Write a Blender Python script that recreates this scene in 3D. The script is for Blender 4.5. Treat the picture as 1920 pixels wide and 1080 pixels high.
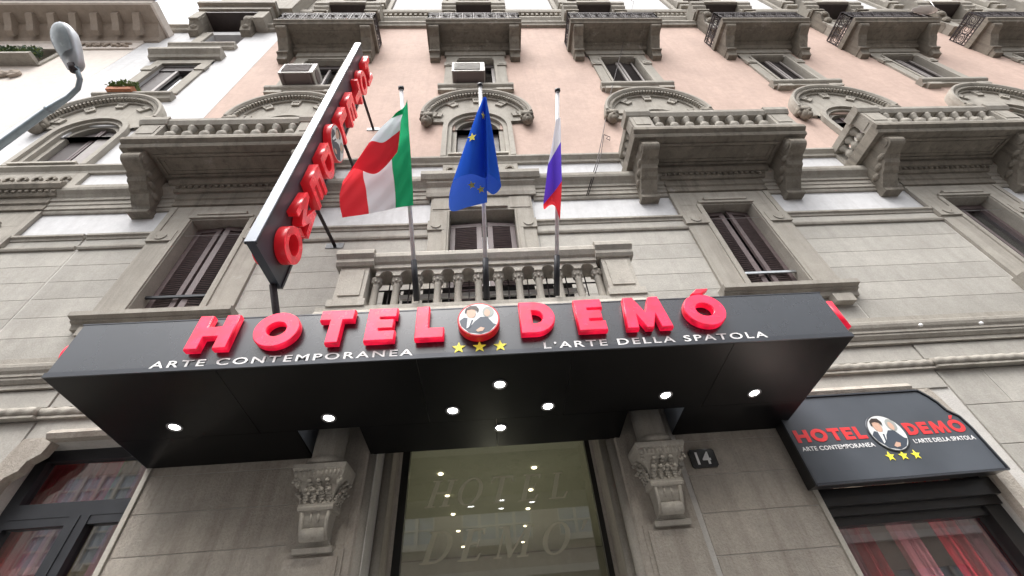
import bpy, math, random
from mathutils import Vector, Matrix
R = math.radians
random.seed(7)
for o in list(bpy.data.objects): bpy.data.objects.remove(o)
scene = bpy.context.scene
COL = scene.collection

# ------------------------------------------------------------------ camera
TH, YAW, ROLL = R(42.779), R(4.689), R(-5.576)
CAM = Vector((0, -4.5, 1.6)); FPX = 780.0
_f = Vector((math.sin(YAW)*math.cos(TH), math.cos(YAW)*math.cos(TH), math.sin(TH)))
_r = Vector((math.cos(YAW), -math.sin(YAW), 0)); _u = _r.cross(_f)
_c, _s = math.cos(ROLL), math.sin(ROLL)
CX = _c*_r + _s*_u; CY = -_s*_r + _c*_u; CZ = -_f
cd = bpy.data.cameras.new('camera'); cam = bpy.data.objects.new('camera', cd); COL.objects.link(cam)
cd.sensor_width = 36; cd.lens = FPX/1920*36; cd.clip_start = 0.05; cd.clip_end = 2000
m = Matrix((CX, CY, CZ)).transposed().to_4x4(); m.translation = CAM
cam.matrix_world = m
scene.camera = cam

# ------------------------------------------------------------------ sky, sun, exposure
SUN_EL, SUN_AZ = 62, 200      # high, soft, from the street side
w = bpy.data.worlds.new('World'); scene.world = w; w.use_nodes = True
nt = w.node_tree; nt.nodes.clear()
sky = nt.nodes.new('ShaderNodeTexSky'); sky.sky_type = 'NISHITA'; sky.sun_disc = False
sky.sun_elevation = R(SUN_EL); sky.sun_rotation = R(SUN_AZ); sky.air_density = 1.0; sky.dust_density = 6.0; sky.ozone_density = 1.0
hs = nt.nodes.new('ShaderNodeHueSaturation'); hs.inputs['Saturation'].default_value = 0.16
bg = nt.nodes.new('ShaderNodeBackground'); bg.inputs['Strength'].default_value = 0.15
wo = nt.nodes.new('ShaderNodeOutputWorld')
nt.links.new(sky.outputs[0], hs.inputs['Color']); nt.links.new(hs.outputs[0], bg.inputs[0]); nt.links.new(bg.outputs[0], wo.inputs[0])
sl = bpy.data.lights.new('sun', 'SUN'); sl.energy = 1.2; sl.angle = R(40); sl.color = (1, .97, .93)
so = bpy.data.objects.new('sun', sl); COL.objects.link(so)
el, az = R(SUN_EL), R(SUN_AZ)
sd = Vector((math.sin(az)*math.cos(el), math.cos(az)*math.cos(el), math.sin(el)))
so.rotation_euler = sd.to_track_quat('Z', 'Y').to_euler(); so.location = (0, -8, 40)
scene.view_settings.view_transform = 'Standard'; scene.view_settings.look = 'None'
scene.view_settings.exposure = 1.12; scene.view_settings.gamma = 1
scene.render.engine = 'CYCLES'
scene.cycles.max_bounces = 8; scene.cycles.diffuse_bounces = 4; scene.cycles.glossy_bounces = 4
scene.cycles.transparent_max_bounces = 12; scene.cycles.sample_clamp_indirect = 6

# ------------------------------------------------------------------ materials
MATS = {}
def principled(name):
    m = bpy.data.materials.new(name); m.use_nodes = True
    MATS[name] = m
    n = m.node_tree; b = n.nodes['Principled BSDF']
    return m, n, b
def N(n, t, **k):
    x = n.nodes.new(t)
    for a, v in k.items(): setattr(x, a, v)
    return x
def plain(name, col, rough=.6, metal=0, emit=None, estr=0, spec=.5, coat=0, var=0.0, vscale=3):
    m, n, b = principled(name)
    b.inputs['Base Color'].default_value = (*col, 1); b.inputs['Roughness'].default_value = rough
    b.inputs['Metallic'].default_value = metal; b.inputs['Specular IOR Level'].default_value = spec
    b.inputs['Coat Weight'].default_value = coat
    if emit: b.inputs['Emission Color'].default_value = (*emit, 1); b.inputs['Emission Strength'].default_value = estr
    if var:
        g = N(n, 'ShaderNodeNewGeometry'); t = N(n, 'ShaderNodeTexNoise'); t.inputs['Scale'].default_value = vscale; t.inputs['Detail'].default_value = 6
        r = N(n, 'ShaderNodeMapRange'); r.inputs[3].default_value = 1-var; r.inputs[4].default_value = 1+var; r.inputs[1].default_value = .3; r.inputs[2].default_value = .7
        mx = N(n, 'ShaderNodeMix', data_type='RGBA', blend_type='MULTIPLY'); mx.inputs[0].default_value = 1; mx.inputs[6].default_value = (*col, 1)
        n.links.new(g.outputs['Position'], t.inputs[0]); n.links.new(t.outputs[0], r.inputs[0]); n.links.new(r.outputs[0], mx.inputs[7]); n.links.new(mx.outputs[2], b.inputs['Base Color'])
        r2 = N(n, 'ShaderNodeMapRange'); r2.inputs[3].default_value = rough*.75; r2.inputs[4].default_value = min(1, rough*1.3)
        n.links.new(t.outputs[0], r2.inputs[0]); n.links.new(r2.outputs[0], b.inputs['Roughness'])
    return m
def uneven_glow(m, lo, hi, sc):
    n = m.node_tree; b = n.nodes['Principled BSDF']; g = N(n, 'ShaderNodeNewGeometry'); t = N(n, 'ShaderNodeTexNoise'); t.inputs['Scale'].default_value = sc; t.inputs['Detail'].default_value = 2
    r = N(n, 'ShaderNodeMapRange')
    for i, v in zip((1, 2, 3, 4), (.35, .68, lo, hi)): r.inputs[i].default_value = v
    n.links.new(g.outputs['Position'], t.inputs[0]); n.links.new(t.outputs[0], r.inputs[0]); n.links.new(r.outputs[0], b.inputs['Emission Strength'])
def masonry(name, col, patch, var=.18, streak=.35, streak_col=(.35, .32, .28), bump=.25, grain=60, rand=0.0, gr=.13, patch_lo=.62, patch_hi=.72, rough=.85):
    """weathered stone or plaster: broad mottling, rain streaks, worn patches, fine grain"""
    m, n, b = principled(name); L = n.links.new
    b.inputs['Roughness'].default_value = rough; b.inputs['Specular IOR Level'].default_value = .25
    g = N(n, 'ShaderNodeNewGeometry')
    def noise(sc, det=5, rg=.55, mp=None):
        t = N(n, 'ShaderNodeTexNoise'); t.inputs['Scale'].default_value = sc; t.inputs['Detail'].default_value = det; t.inputs['Roughness'].default_value = rg
        if mp:
            k = N(n, 'ShaderNodeMapping'); k.inputs['Scale'].default_value = mp; L(g.outputs['Position'], k.inputs[0]); L(k.outputs[0], t.inputs[0])
        else: L(g.outputs['Position'], t.inputs[0])
        return t.outputs[0]
    def rng(src, a, b_, c, d):
        r = N(n, 'ShaderNodeMapRange'); L(src, r.inputs[0])
        for i, v in zip((1, 2, 3, 4), (a, b_, c, d)): r.inputs[i].default_value = v
        return r.outputs[0]
    def mix(fac, A, B, mode='MIX'):
        x = N(n, 'ShaderNodeMix', data_type='RGBA', blend_type=mode)
        for i, v in ((0, fac), (6, A), (7, B)):
            if isinstance(v, (int, float)): x.inputs[i].default_value = v
            elif isinstance(v, tuple): x.inputs[i].default_value = (*v, 1)
            else: L(v, x.inputs[i])
        return x.outputs[2]
    broad = noise(.9, 8, .62); fine = noise(grain, 4, .7); mid = noise(7, 6, .6)
    c = mix(rng(broad, .3, .7, 0, 1), tuple(v*(1-var) for v in col), tuple(min(1, v*(1+var*.7)) for v in col))
    c = mix(rng(noise(2.3, 10, .7), patch_lo, patch_hi, 0, .75), c, patch)
    st = noise(1.0, 8, .7, (7.0, 7.0, .45))
    c = mix(rng(st, .48, .72, 0, streak), c, streak_col)
    c = mix(rng(noise(3.1, 9, .75), .56, .78, 0, streak*.8), c, streak_col)
    c = mix(rng(mid, .35, .75, 0, .4), c, tuple(v*.66 for v in col))
    c = mix(1.0, c, rng(fine, .25, .75, 1-gr*1.1, 1+gr), 'MULTIPLY')
    if rand:
        oi = N(n, 'ShaderNodeObjectInfo')
        c = mix(1.0, c, rng(oi.outputs['Random'], 0, 1, 1-rand, 1+rand), 'MULTIPLY')
    L(c, b.inputs['Base Color'])
    bp = N(n, 'ShaderNodeBump'); bp.inputs['Strength'].default_value = bump; bp.inputs['Distance'].default_value = .03
    ad = N(n, 'ShaderNodeMath', operation='ADD'); L(fine, ad.inputs[0]); L(mid, ad.inputs[1]); L(ad.outputs[0], bp.inputs['Height']); L(bp.outputs[0], b.inputs['Normal'])
    return m
STONE = masonry('grey_stone', (.36, .335, .295), (.44, .42, .38), streak=.5, streak_col=(.15, .13, .11))
STONE_D = masonry('weathered_stone', (.245, .22, .185), (.42, .40, .37), patch_lo=.6, patch_hi=.68, var=.3, streak=.7, streak_col=(.07, .06, .05), bump=.4)
ASHLAR = masonry('ashlar_stone', (.40, .382, .348), (.47, .45, .42), streak=.4, streak_col=(.28, .26, .23), rand=.08, bump=.2)
GROUND_STONE = masonry('ground_floor_stone', (.44, .40, .35), (.50, .46, .41), var=.25, streak=.5, streak_col=(.16, .125, .095), rand=.06, bump=.5, grain=45)
JOINT = masonry('mortar', (.56, .54, .51), (.47, .45, .42), bump=.3)
PALE_STONE = masonry('pale_stone', (.47, .44, .39), (.55, .53, .49), streak=.5, streak_col=(.22, .2, .17))  # on the portal capitals the paleness stands in for light
PINK = masonry('pink_plaster', (.50, .37, .315), (.55, .43, .38), var=.14, streak=.4, streak_col=(.37, .28, .24), gr=.07, bump=.15, grain=25)
WHITE = masonry('white_plaster', (.60, .60, .61), (.42, .41, .395), var=.08, streak=.3, streak_col=(.36, .355, .345), gr=.05, bump=.1, grain=25, patch_lo=.68, patch_hi=.74)
CREAM = masonry('cream_plaster', (.68, .62, .57), (.64, .57, .52), gr=.05, var=.05, streak=.12, streak_col=(.5, .43, .37), bump=.1, grain=25)
DULL = masonry('brown_plaster', (.38, .32, .27), (.44, .38, .33), var=.15, streak=.3, streak_col=(.2, .17, .14), bump=.2)
SHUT = plain('shutter_wood', (.115, .085, .085), .55, var=.2, vscale=14)
SHUT_D = plain('shutter_dark', (.045, .034, .034), .6, var=.25, vscale=10)
SHUT_L = plain('window_stile', (.26, .235, .225), .5, var=.15, vscale=12)
DARK = plain('unlit_black', (.012, .011, .012), .9)  # near-black stands in for unlit rooms and shaded column gaps
IRON = plain('iron', (.035, .026, .028), .55, .3, var=.4, vscale=30)
STEEL = plain('steel_bar', (.5, .52, .53), .35, .9, var=.15, vscale=15)
ALU = plain('pole_metal', (.82, .81, .82), .35, .1, var=.1, vscale=20)
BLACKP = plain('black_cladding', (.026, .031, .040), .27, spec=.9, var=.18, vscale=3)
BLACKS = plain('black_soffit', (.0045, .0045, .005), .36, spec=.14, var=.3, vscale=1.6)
TRIM = plain('canopy_trim', (.06, .065, .075), .35, .4)
SIGNG = plain('sign_grey', (.075, .085, .10), .38, var=.15, vscale=2)
SIGNEDGE = plain('sign_edge', (.30, .335, .39), .4, 0, var=.05)
REDLIT = plain('red_lit_acrylic', (.62, .006, .025), .3, emit=(1, .012, .06), estr=.30, coat=.15, var=.08, vscale=9)
RED = plain('red_acrylic', (.55, .012, .02), .3, coat=.15, emit=(1, .02, .03), estr=.07, var=.1, vscale=9)
REDFACE = plain('red_letter_face', (.70, .012, .05), .25, emit=(1, .02, .085), estr=.36, coat=.2, var=.18, vscale=14)
REDFACE2 = plain('red_blade_face', (.66, .02, .035), .25, coat=.2, emit=(1, .02, .04), estr=.12, var=.15, vscale=12)
uneven_glow(REDFACE, .22, .6, 9); uneven_glow(REDLIT, .12, .45, 7); uneven_glow(REDFACE2, .06, .2, 8)
REDP = plain('red_print', (.75, .045, .05), .5, emit=None)
WHITEP = plain('white_print', (.85, .85, .85), .5)
YELLOW = plain('yellow_print', (.85, .74, .06), .5, emit=(1, .85, .1), estr=.12)
GLOW = plain('lamp_glow', (1, 1, 1), .5, emit=(1, .98, .95), estr=9)
GLOWW = plain('warm_lamp_glow', (1, 1, 1), .5, emit=(1, .86, .62), estr=5)
ENAMEL = plain('black_enamel', (.012, .012, .013), .3, coat=.3)
FRAMEG = plain('grey_window_frame', (.03, .032, .037), .4, .3, var=.12, vscale=8)
ACW = plain('ac_white', (.40, .39, .36), .5, var=.1, vscale=10)
ACG = plain('ac_grille', (.16, .13, .125), .6)
TERRA = plain('terracotta', (.42, .17, .09), .8, var=.2, vscale=10)
SOIL = plain('soil', (.05, .035, .025), .95)
LEAF = plain('leaf', (.12, .17, .05), .6, var=.45, vscale=25)
LEAF2 = plain('leaf_blue', (.10, .15, .11), .6, var=.45, vscale=25)
GUTTER = plain('zinc_gutter', (.05, .075, .09), .4, .5)
LAMPG = plain('lamp_housing', (.50, .52, .55), .4, .3, var=.1, vscale=8)
ARMG = plain('lamp_arm', (.30, .36, .40), .45, .4, var=.12, vscale=6)
SKIN = plain('skin_print', (.62, .40, .30), .5); HAIR = plain('hair_print', (.05, .035, .03), .5)
SUIT = plain('suit_print', (.06, .075, .10), .5); GREYH = plain('grey_print', (.36, .38, .36), .5)
PRINTBG = plain('print_background', (.72, .74, .74), .4)
CEIL = plain('lobby_ceiling', (.52, .52, .43), .7, var=.08, vscale=1)
LOBBY = plain('lobby_wall', (.46, .44, .39), .8, var=.1)
CURT = plain('red_curtain', (.5, .012, .035), .8, var=.25, vscale=4)
CURTO = plain('olive_curtain', (.24, .20, .06), .8, var=.2, vscale=4)
CURTP = plain('pink_curtain', (.45, .16, .2), .8, var=.2, vscale=4)
ASPH = plain('asphalt', (.055, .055, .057), .9, var=.3, vscale=8)
PAVE = plain('paving', (.17, .165, .16), .85, var=.2, vscale=5)
OPPW = masonry('opposite_plaster', (.62, .58, .54), (.55, .52, .48), var=.1)
OPPGL = plain('sky_pale_pane', (.55, .64, .75), .15, spec=.8)  # pale blue stands in for the sky reflected in these panes
OPPFR = plain('opposite_frame', (.75, .74, .72), .5)
def glass(name, tint=(.9, .92, .92), refl=.10, rough=.0):
    m = bpy.data.materials.new(name); m.use_nodes = True; n = m.node_tree; n.nodes.clear(); MATS[name] = m
    o = N(n, 'ShaderNodeOutputMaterial'); t = N(n, 'ShaderNodeBsdfTransparent'); t.inputs[0].default_value = (*tint, 1)
    g = N(n, 'ShaderNodeBsdfGlossy'); g.inputs['Roughness'].default_value = rough; g.inputs[0].default_value = (.95, .97, 1, 1)
    f0 = N(n, 'ShaderNodeLayerWeight'); f0.inputs[0].default_value = .5; f = N(n, 'ShaderNodeMath', operation='POWER'); f.inputs[1].default_value = 4; n.links.new(f0.outputs['Facing'], f.inputs[0])
    a = N(n, 'ShaderNodeMath', operation='ADD'); a.inputs[1].default_value = refl; a.use_clamp = True
    x = N(n, 'ShaderNodeMixShader'); n.links.new(f.outputs[0], a.inputs[0]); n.links.new(a.outputs[0], x.inputs[0])
    n.links.new(t.outputs[0], x.inputs[1]); n.links.new(g.outputs[0], x.inputs[2]); n.links.new(x.outputs[0], o.inputs[0])
    return m
GLASS = glass('window_glass', (.85, .86, .86), .14)
DGLASS = glass('door_glass', (.80, .82, .78), .13)
def frost(name, col, alpha):
    m = bpy.data.materials.new(name); m.use_nodes = True; n = m.node_tree; n.nodes.clear()
    o = N(n, 'ShaderNodeOutputMaterial'); t = N(n, 'ShaderNodeBsdfTransparent'); d = N(n, 'ShaderNodeBsdfDiffuse'); d.inputs[0].default_value = (*col, 1)
    x = N(n, 'ShaderNodeMixShader'); x.inputs[0].default_value = alpha
    n.links.new(t.outputs[0], x.inputs[1]); n.links.new(d.outputs[0], x.inputs[2]); n.links.new(x.outputs[0], o.inputs[0]); return m
FROST = frost('frosted_film', (.75, .72, .58), .5)
def cloth(name, col, tr=.5):
    m = bpy.data.materials.new(name); m.use_nodes = True; n = m.node_tree; n.nodes.clear()
    o = N(n, 'ShaderNodeOutputMaterial'); t = N(n, 'ShaderNodeBsdfTranslucent'); d = N(n, 'ShaderNodeBsdfDiffuse')
    g = N(n, 'ShaderNodeNewGeometry'); tx = N(n, 'ShaderNodeTexNoise'); tx.inputs['Scale'].default_value = 160
    bp = N(n, 'ShaderNodeBump'); bp.inputs['Strength'].default_value = .12; bp.inputs['Distance'].default_value = .004
    n.links.new(g.outputs['Position'], tx.inputs[0]); n.links.new(tx.outputs[0], bp.inputs['Height']); n.links.new(bp.outputs[0], d.inputs['Normal'])
    d.inputs[0].default_value = (*col, 1); t.inputs[0].default_value = (*[c_*.96+.04 for c_ in col], 1)
    x = N(n, 'ShaderNodeMixShader'); x.inputs[0].default_value = tr
    n.links.new(d.outputs[0], x.inputs[1]); n.links.new(t.outputs[0], x.inputs[2]); n.links.new(x.outputs[0], o.inputs[0]); return m
F_GREEN = cloth('flag_green', (.0, .36, .14)); F_WHITE = cloth('flag_white', (.80, .80, .86)); F_RED = cloth('flag_red', (.75, .02, .035))
F_BLUE = cloth('flag_blue', (.03, .13, .66), .3); F_RBLUE = cloth('flag_violet_blue', (.13, .06, .66), .5); F_STAR = cloth('flag_star', (.95, .82, .15), .15)

# ------------------------------------------------------------------ mesh helpers
class MB:
    def __init__(s): s.v = []; s.f = []; s.mi = []; s.m = 0
    def add(s, vs, fs):
        k = len(s.v); s.v += [tuple(x) for x in vs]
        for f in fs: s.f.append([i+k for i in f]); s.mi.append(s.m)
        return s
    def box(s, x0, x1, y0, y1, z0, z1):
        if x0 > x1: x0, x1 = x1, x0
        if y0 > y1: y0, y1 = y1, y0
        if z0 > z1: z0, z1 = z1, z0
        v = [(x, y, z) for z in (z0, z1) for y in (y0, y1) for x in (x0, x1)]
        return s.add(v, [(0, 2, 3, 1), (4, 5, 7, 6), (0, 1, 5, 4), (2, 6, 7, 3), (0, 4, 6, 2), (1, 3, 7, 5)])
    def obox(s, c, ax, ay, az):
        """box from centre and three half-axis vectors"""
        c, ax, ay, az = map(Vector, (c, ax, ay, az))
        v = [c + i*ax + j*ay + k*az for k in (-1, 1) for j in (-1, 1) for i in (-1, 1)]
        return s.add(v, [(0, 2, 3, 1), (4, 5, 7, 6), (0, 1, 5, 4), (2, 6, 7, 3), (0, 4, 6, 2), (1, 3, 7, 5)])
    def chamf(s, x0, x1, z0, z1, y, d, c):
        """block with bevelled front edges; front at y-d"""
        v = [(x0, y, z0), (x1, y, z0), (x1, y, z1), (x0, y, z1),
             (x0, y-d+c, z0), (x1, y-d+c, z0), (x1, y-d+c, z1), (x0, y-d+c, z1),
             (x0+c, y-d, z0+c), (x1-c, y-d, z0+c), (x1-c, y-d, z1-c), (x0+c, y-d, z1-c)]
        f = [(8, 9, 10, 11)]
        for i in range(4):
            j = (i+1) % 4; f += [(i, j, j+4, i+4), (i+4, j+4, j+8, i+8)]
        return s.add(v, f)
    def ext(s, prof, x0, x1):
        """(y,z) polygon swept along x, capped"""
        n = len(prof)
        v = [(x0, y, z) for y, z in prof] + [(x1, y, z) for y, z in prof]
        return s.add(v, [tuple(range(n)), tuple(range(2*n-1, n-1, -1))] + [(i, i+n, (i+1) % n+n, (i+1) % n) for i in range(n)])
    def exty(s, poly, y0, y1):
        """(x,z) polygon swept along y, capped"""
        n = len(poly)
        v = [(x, y0, z) for x, z in poly] + [(x, y1, z) for x, z in poly]
        return s.add(v, [tuple(range(n)), tuple(range(2*n-1, n-1, -1))] + [(i, i+n, (i+1) % n+n, (i+1) % n) for i in range(n)])
    def extz(s, poly, z0, z1):
        n = len(poly)
        v = [(x, y, z0) for x, y in poly] + [(x, y, z1) for x, y in poly]
        return s.add(v, [tuple(range(n)), tuple(range(2*n-1, n-1, -1))] + [(i, i+n, (i+1) % n+n, (i+1) % n) for i in range(n)])
    def tube(s, pts, r, n=8, cap=True):
        pts = [Vector(p) for p in pts]; rr = r if isinstance(r, (list, tuple)) else [r]*len(pts)
        vs = []; fs = []
        for i, p in enumerate(pts):
            t = (pts[min(i+1, len(pts)-1)]-pts[max(i-1, 0)]).normalized()
            a = t.orthogonal().normalized() if i == 0 else (a - t*a.dot(t)).normalized()
            b = t.cross(a)
            for k in range(n):
                q = 2*math.pi*k/n; vs.append(p + rr[i]*(math.cos(q)*a + math.sin(q)*b))
        for i in range(len(pts)-1):
            for k in range(n): fs.append((i*n+k, i*n+(k+1) % n, (i+1)*n+(k+1) % n, (i+1)*n+k))
        if cap: fs += [tuple(range(n-1, -1, -1)), tuple(range(len(vs)-n, len(vs)))]
        return s.add(vs, fs)
    def lathe(s, prof, cx, cy, n=10, a0=0, a1=2*math.pi):
        full = abs(a1-a0-2*math.pi) < 1e-6; k = n if full else n+1
        vs = [(cx+r*math.cos(a0+(a1-a0)*i/n), cy+r*math.sin(a0+(a1-a0)*i/n), z) for r, z in prof for i in range(k)]
        fs = []
        for j in range(len(prof)-1):
            for i in range(n): fs.append((j*k+i, j*k+(i+1) % k, (j+1)*k+(i+1) % k, (j+1)*k+i))
        if full: fs += [tuple(range(k-1, -1, -1)), tuple(range(len(vs)-k, len(vs)))]
        return s.add(vs, fs)
    def ball(s, c, rx, ry, rz, n=8, mrows=5):
        c = Vector(c); vs = [c+Vector((0, 0, -rz))]
        for j in range(1, mrows):
            t = math.pi*j/mrows - math.pi/2
            for i in range(n):
                q = 2*math.pi*i/n; vs.append(c+Vector((rx*math.cos(t)*math.cos(q), ry*math.cos(t)*math.sin(q), rz*math.sin(t))))
        vs.append(c+Vector((0, 0, rz))); L = len(vs)-1; fs = []
        for i in range(n):
            fs.append((0, 1+(i+1) % n, 1+i)); fs.append((L, L-n+i, L-n+(i+1) % n))
        for j in range(mrows-2):
            for i in range(n):
                a = 1+j*n; fs.append((a+i, a+(i+1) % n, a+n+(i+1) % n, a+n+i))
        return s.add(vs, fs)
    def arc(s, cx, cz, prof, a0, a1, n=28):
        """(r,y) closed profile swept round an arc in the x-z plane"""
        k = len(prof); vs = []; fs = []
        for i in range(n+1):
            q = a0+(a1-a0)*i/n
            for r, y in prof: vs.append((cx+r*math.cos(q), y, cz+r*math.sin(q)))
        for i in range(n):
            for j in range(k): fs.append((i*k+j, i*k+(j+1) % k, (i+1)*k+(j+1) % k, (i+1)*k+j))
        fs += [tuple(range(k)), tuple(range(n*k+k-1, n*k-1, -1))]
        return s.add(vs, fs)
    def mesh(s, name, mats, smooth=False):
        me = bpy.data.meshes.new(name); me.from_pydata(s.v, [], s.f)
        for mm in (mats if isinstance(mats, (list, tuple)) else [mats]): me.materials.append(mm)
        if any(s.mi): me.polygons.foreach_set('material_index', s.mi)
        if smooth: me.polygons.foreach_set('use_smooth', [True]*len(s.f))
        import bmesh
        bm = bmesh.new(); bm.from_mesh(me); bmesh.ops.recalc_face_normals(bm, faces=bm.faces); bm.to_mesh(me); bm.free()
        me.update(); return me
    def build(s, name, mats, parent=None, smooth=False, loc=(0, 0, 0)):
        return link(name, s.mesh(name, mats, smooth), parent, loc)
def link(name, me, parent=None, loc=(0, 0, 0), rot=(0, 0, 0)):
    o = bpy.data.objects.new(name, me); COL.objects.link(o); o.parent = parent; o.location = loc; o.rotation_euler = rot
    return o
def thing(name, label, cat, loc=(0, 0, 0), group=None):
    o = link(name, None, None, loc); return tag(o, label, cat, group)
def tag(o, label, cat, group=None):
    o['label'] = label; o['category'] = cat
    if group: o['group'] = group
    return o
def stuff(o): o['kind'] = 'stuff'; return o
def copy_tree(o, parent, dx=0, dz=0):
    c = o.copy(); COL.objects.link(c); c.parent = parent
    c.location = (o.location[0]+dx, o.location[1], o.location[2]+dz)
    for ch in list(o.children): copy_tree(ch, c)
    return c
def wall_mesh(x0, x1, z0, z1, holes, y=0.0, depth=.35):
    xs = sorted({x0, x1, *[h[0] for h in holes], *[h[1] for h in holes]}); zs = sorted({z0, z1, *[h[2] for h in holes], *[h[3] for h in holes]})
    xs = [x for x in xs if x0 <= x <= x1]; zs = [z for z in zs if z0 <= z <= z1]
    b = MB()
    for i in range(len(xs)-1):
        for j in range(len(zs)-1):
            cx, cz = (xs[i]+xs[i+1])/2, (zs[j]+zs[j+1])/2
            if any(h[0] < cx < h[1] and h[2] < cz < h[3] for h in holes): continue
            b.add([(xs[i], y, zs[j]), (xs[i+1], y, zs[j]), (xs[i+1], y, zs[j+1]), (xs[i], y, zs[j+1])], [(0, 1, 2, 3)])
    for h in holes:
        a, c, d, e = max(h[0], x0), min(h[1], x1), max(h[2], z0), min(h[3], z1)
        if a >= c or d >= e: continue
        Y = y+depth
        b.add([(a, y, d), (a, y, e), (a, Y, e), (a, Y, d)], [(0, 1, 2, 3)])
        b.add([(c, y, d), (c, y, e), (c, Y, e), (c, Y, d)], [(0, 1, 2, 3)])
        if h[3] <= z1: b.add([(a, y, e), (c, y, e), (c, Y, e), (a, Y, e)], [(0, 1, 2, 3)])
        if h[2] >= z0: b.add([(a, y, d), (c, y, d), (c, Y, d), (a, Y, d)], [(0, 1, 2, 3)])
    return b
_tmp = {}
def curve_mesh(loops, depth, bevel=.0, offset=.0):
    """flat outline (list of closed loops of (x,y)) thickened about z=0"""
    cu = bpy.data.curves.new('outline', 'CURVE'); cu.dimensions = '2D'; cu.fill_mode = 'BOTH'; cu.extrude = depth/2-bevel; cu.bevel_depth = bevel; cu.bevel_resolution = 1; cu.offset = offset
    for lp in loops:
        sp = cu.splines.new('POLY'); sp.points.add(len(lp)-1); sp.use_cyclic_u = True
        for p, q in zip(sp.points, lp): p.co = (q[0], q[1], 0, 1)
    o = bpy.data.objects.new('outline', cu); COL.objects.link(o)
    dg = bpy.context.evaluated_depsgraph_get(); me = bpy.data.meshes.new_from_object(o.evaluated_get(dg))
    bpy.data.objects.remove(o); bpy.data.curves.remove(cu); return me
def text_mesh(txt, depth=.004, bold=.0, spacing=1.0):
    cu = bpy.data.curves.new('text', 'FONT'); cu.body = txt; cu.extrude = depth/2; cu.offset = bold; cu.space_character = spacing; cu.resolution_u = 4
    o = bpy.data.objects.new('text', cu); COL.objects.link(o)
    dg = bpy.context.evaluated_depsgraph_get(); me = bpy.data.meshes.new_from_object(o.evaluated_get(dg))
    bpy.data.objects.remove(o); bpy.data.curves.remove(cu); return me
def fit_text(me, w, h):
    xs = [v.co.x for v in me.vertices]; ys = [v.co.y for v in me.vertices]
    x0, x1, y0, y1 = min(xs), max(xs), min(ys), max(ys)
    for v in me.vertices: v.co.x = (v.co.x-x0)/(x1-x0)*w; v.co.y = (v.co.y-y0)/(y1-y0)*h
    return me
def setmat(me, m):
    me.materials.clear(); me.materials.append(m); return me
FACE = (R(90), 0, 0)                 # lettering on a wall that faces the street
CORNER = lambda *a: a

# ------------------------------------------------------------------ ground and street
g = MB().box(-200, 200, -200, 200, -.5, -.02).build('ground', ASPH); g['kind'] = 'structure'
g = MB().box(-60, 60, -9.6, -2.6, -.019, -.006).build('road', ASPH); g['kind'] = 'structure'
g = MB().box(-60, 60, -2.5, 6, -.019, .11).build('pavement', PAVE); g['kind'] = 'structure'
g = MB().box(-60, 60, -2.6, -2.502, -.019, .115).build('kerb', JOINT); g['kind'] = 'structure'
g = MB().box(-60, 60, -13, -9.6, -.019, .11).build('pavement', PAVE); g['kind'] = 'structure'

# ------------------------------------------------------------------ the hotel
BUP = [-4.43, -.06, 4.27, 9.02, 13.35, 17.85, 22.3]
BAYS = [-4.45, -.03, 4.42, 9.1, 13.45, 17.95, 22.4]
XL, XR = -6.41, 26.0
hotel = thing('hotel_building', 'tall hotel facade with pink plaster above grey stone lower floors and stone balconies', 'building')
LW = (-4.98, -3.55, .6, 3.78); RW = (3.26, 5.27, .6, 3.74); DOOR = (-1.24, 1.33, .115, 4.0)
gw = wall_mesh(XL-4, XR, 0, 4.95, [LW, RW, DOOR, (8.1, 10.1, .6, 3.75), (12.5, 14.5, .6, 3.75)], depth=.3).build('wall', JOINT, hotel)
# ground-floor courses: every block is a stone of its own
def blocks(x0, x1, z0, z1, ch, length, mat, parent, d, gap, c, off=0):
    d *= .45; gap *= .5; c *= .45
    nz = max(1, round((z1-z0)/ch)); h = (z1-z0)/nz
    for j in range(nz):
        n = max(1, round((x1-x0)/length)); wd = (x1-x0)/n
        cuts = [x0+i*wd for i in range(n+1)]
        if n > 1 and (j+off) % 2:
            cuts = [x0]+[x0+(i+.5)*wd for i in range(n)]+[x1]
        for a, b_ in zip(cuts, cuts[1:]):
            bb = MB().chamf(a+gap/2, b_-gap/2, z0+j*h+gap/2, z0+(j+1)*h-gap/2, 0, d, c)
            bb.build('stone_block', mat, parent)
for a, b_, l in ((-3.53, -1.95, 1.6), (2.02, 3.24, 1.3)):
    blocks(a, b_, .12, 4.06, .36, l, GROUND_STONE, gw, .016, .014, .006)
for a, b_, l in ((-9, -5.06, 1.9), (5.62, 8.05, 1.25), (10.15, 12.45, 1.2)):
    blocks(a, b_, 1.2, 4.03, .47, l, ASHLAR, gw, .05, .012, .006)
for x0, x1 in ((-5.04, -3.55), (3.26, 5.60)):      # frieze panel over each shop opening
    MB().chamf(x0, x1, 3.80, 4.05, 0, .02, .006).build('stone_block', ASHLAR, gw)
for a, b_ in ((-10.4, -5.05), (-5.04, -2.2), (2.2, 5.6), (5.61, 12)):
    blocks(a, b_, 4.2, 4.43, .3, 1.6, ASHLAR, gw, .03 if abs(a+b_) < 9 else .06, .01, .005)
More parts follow.
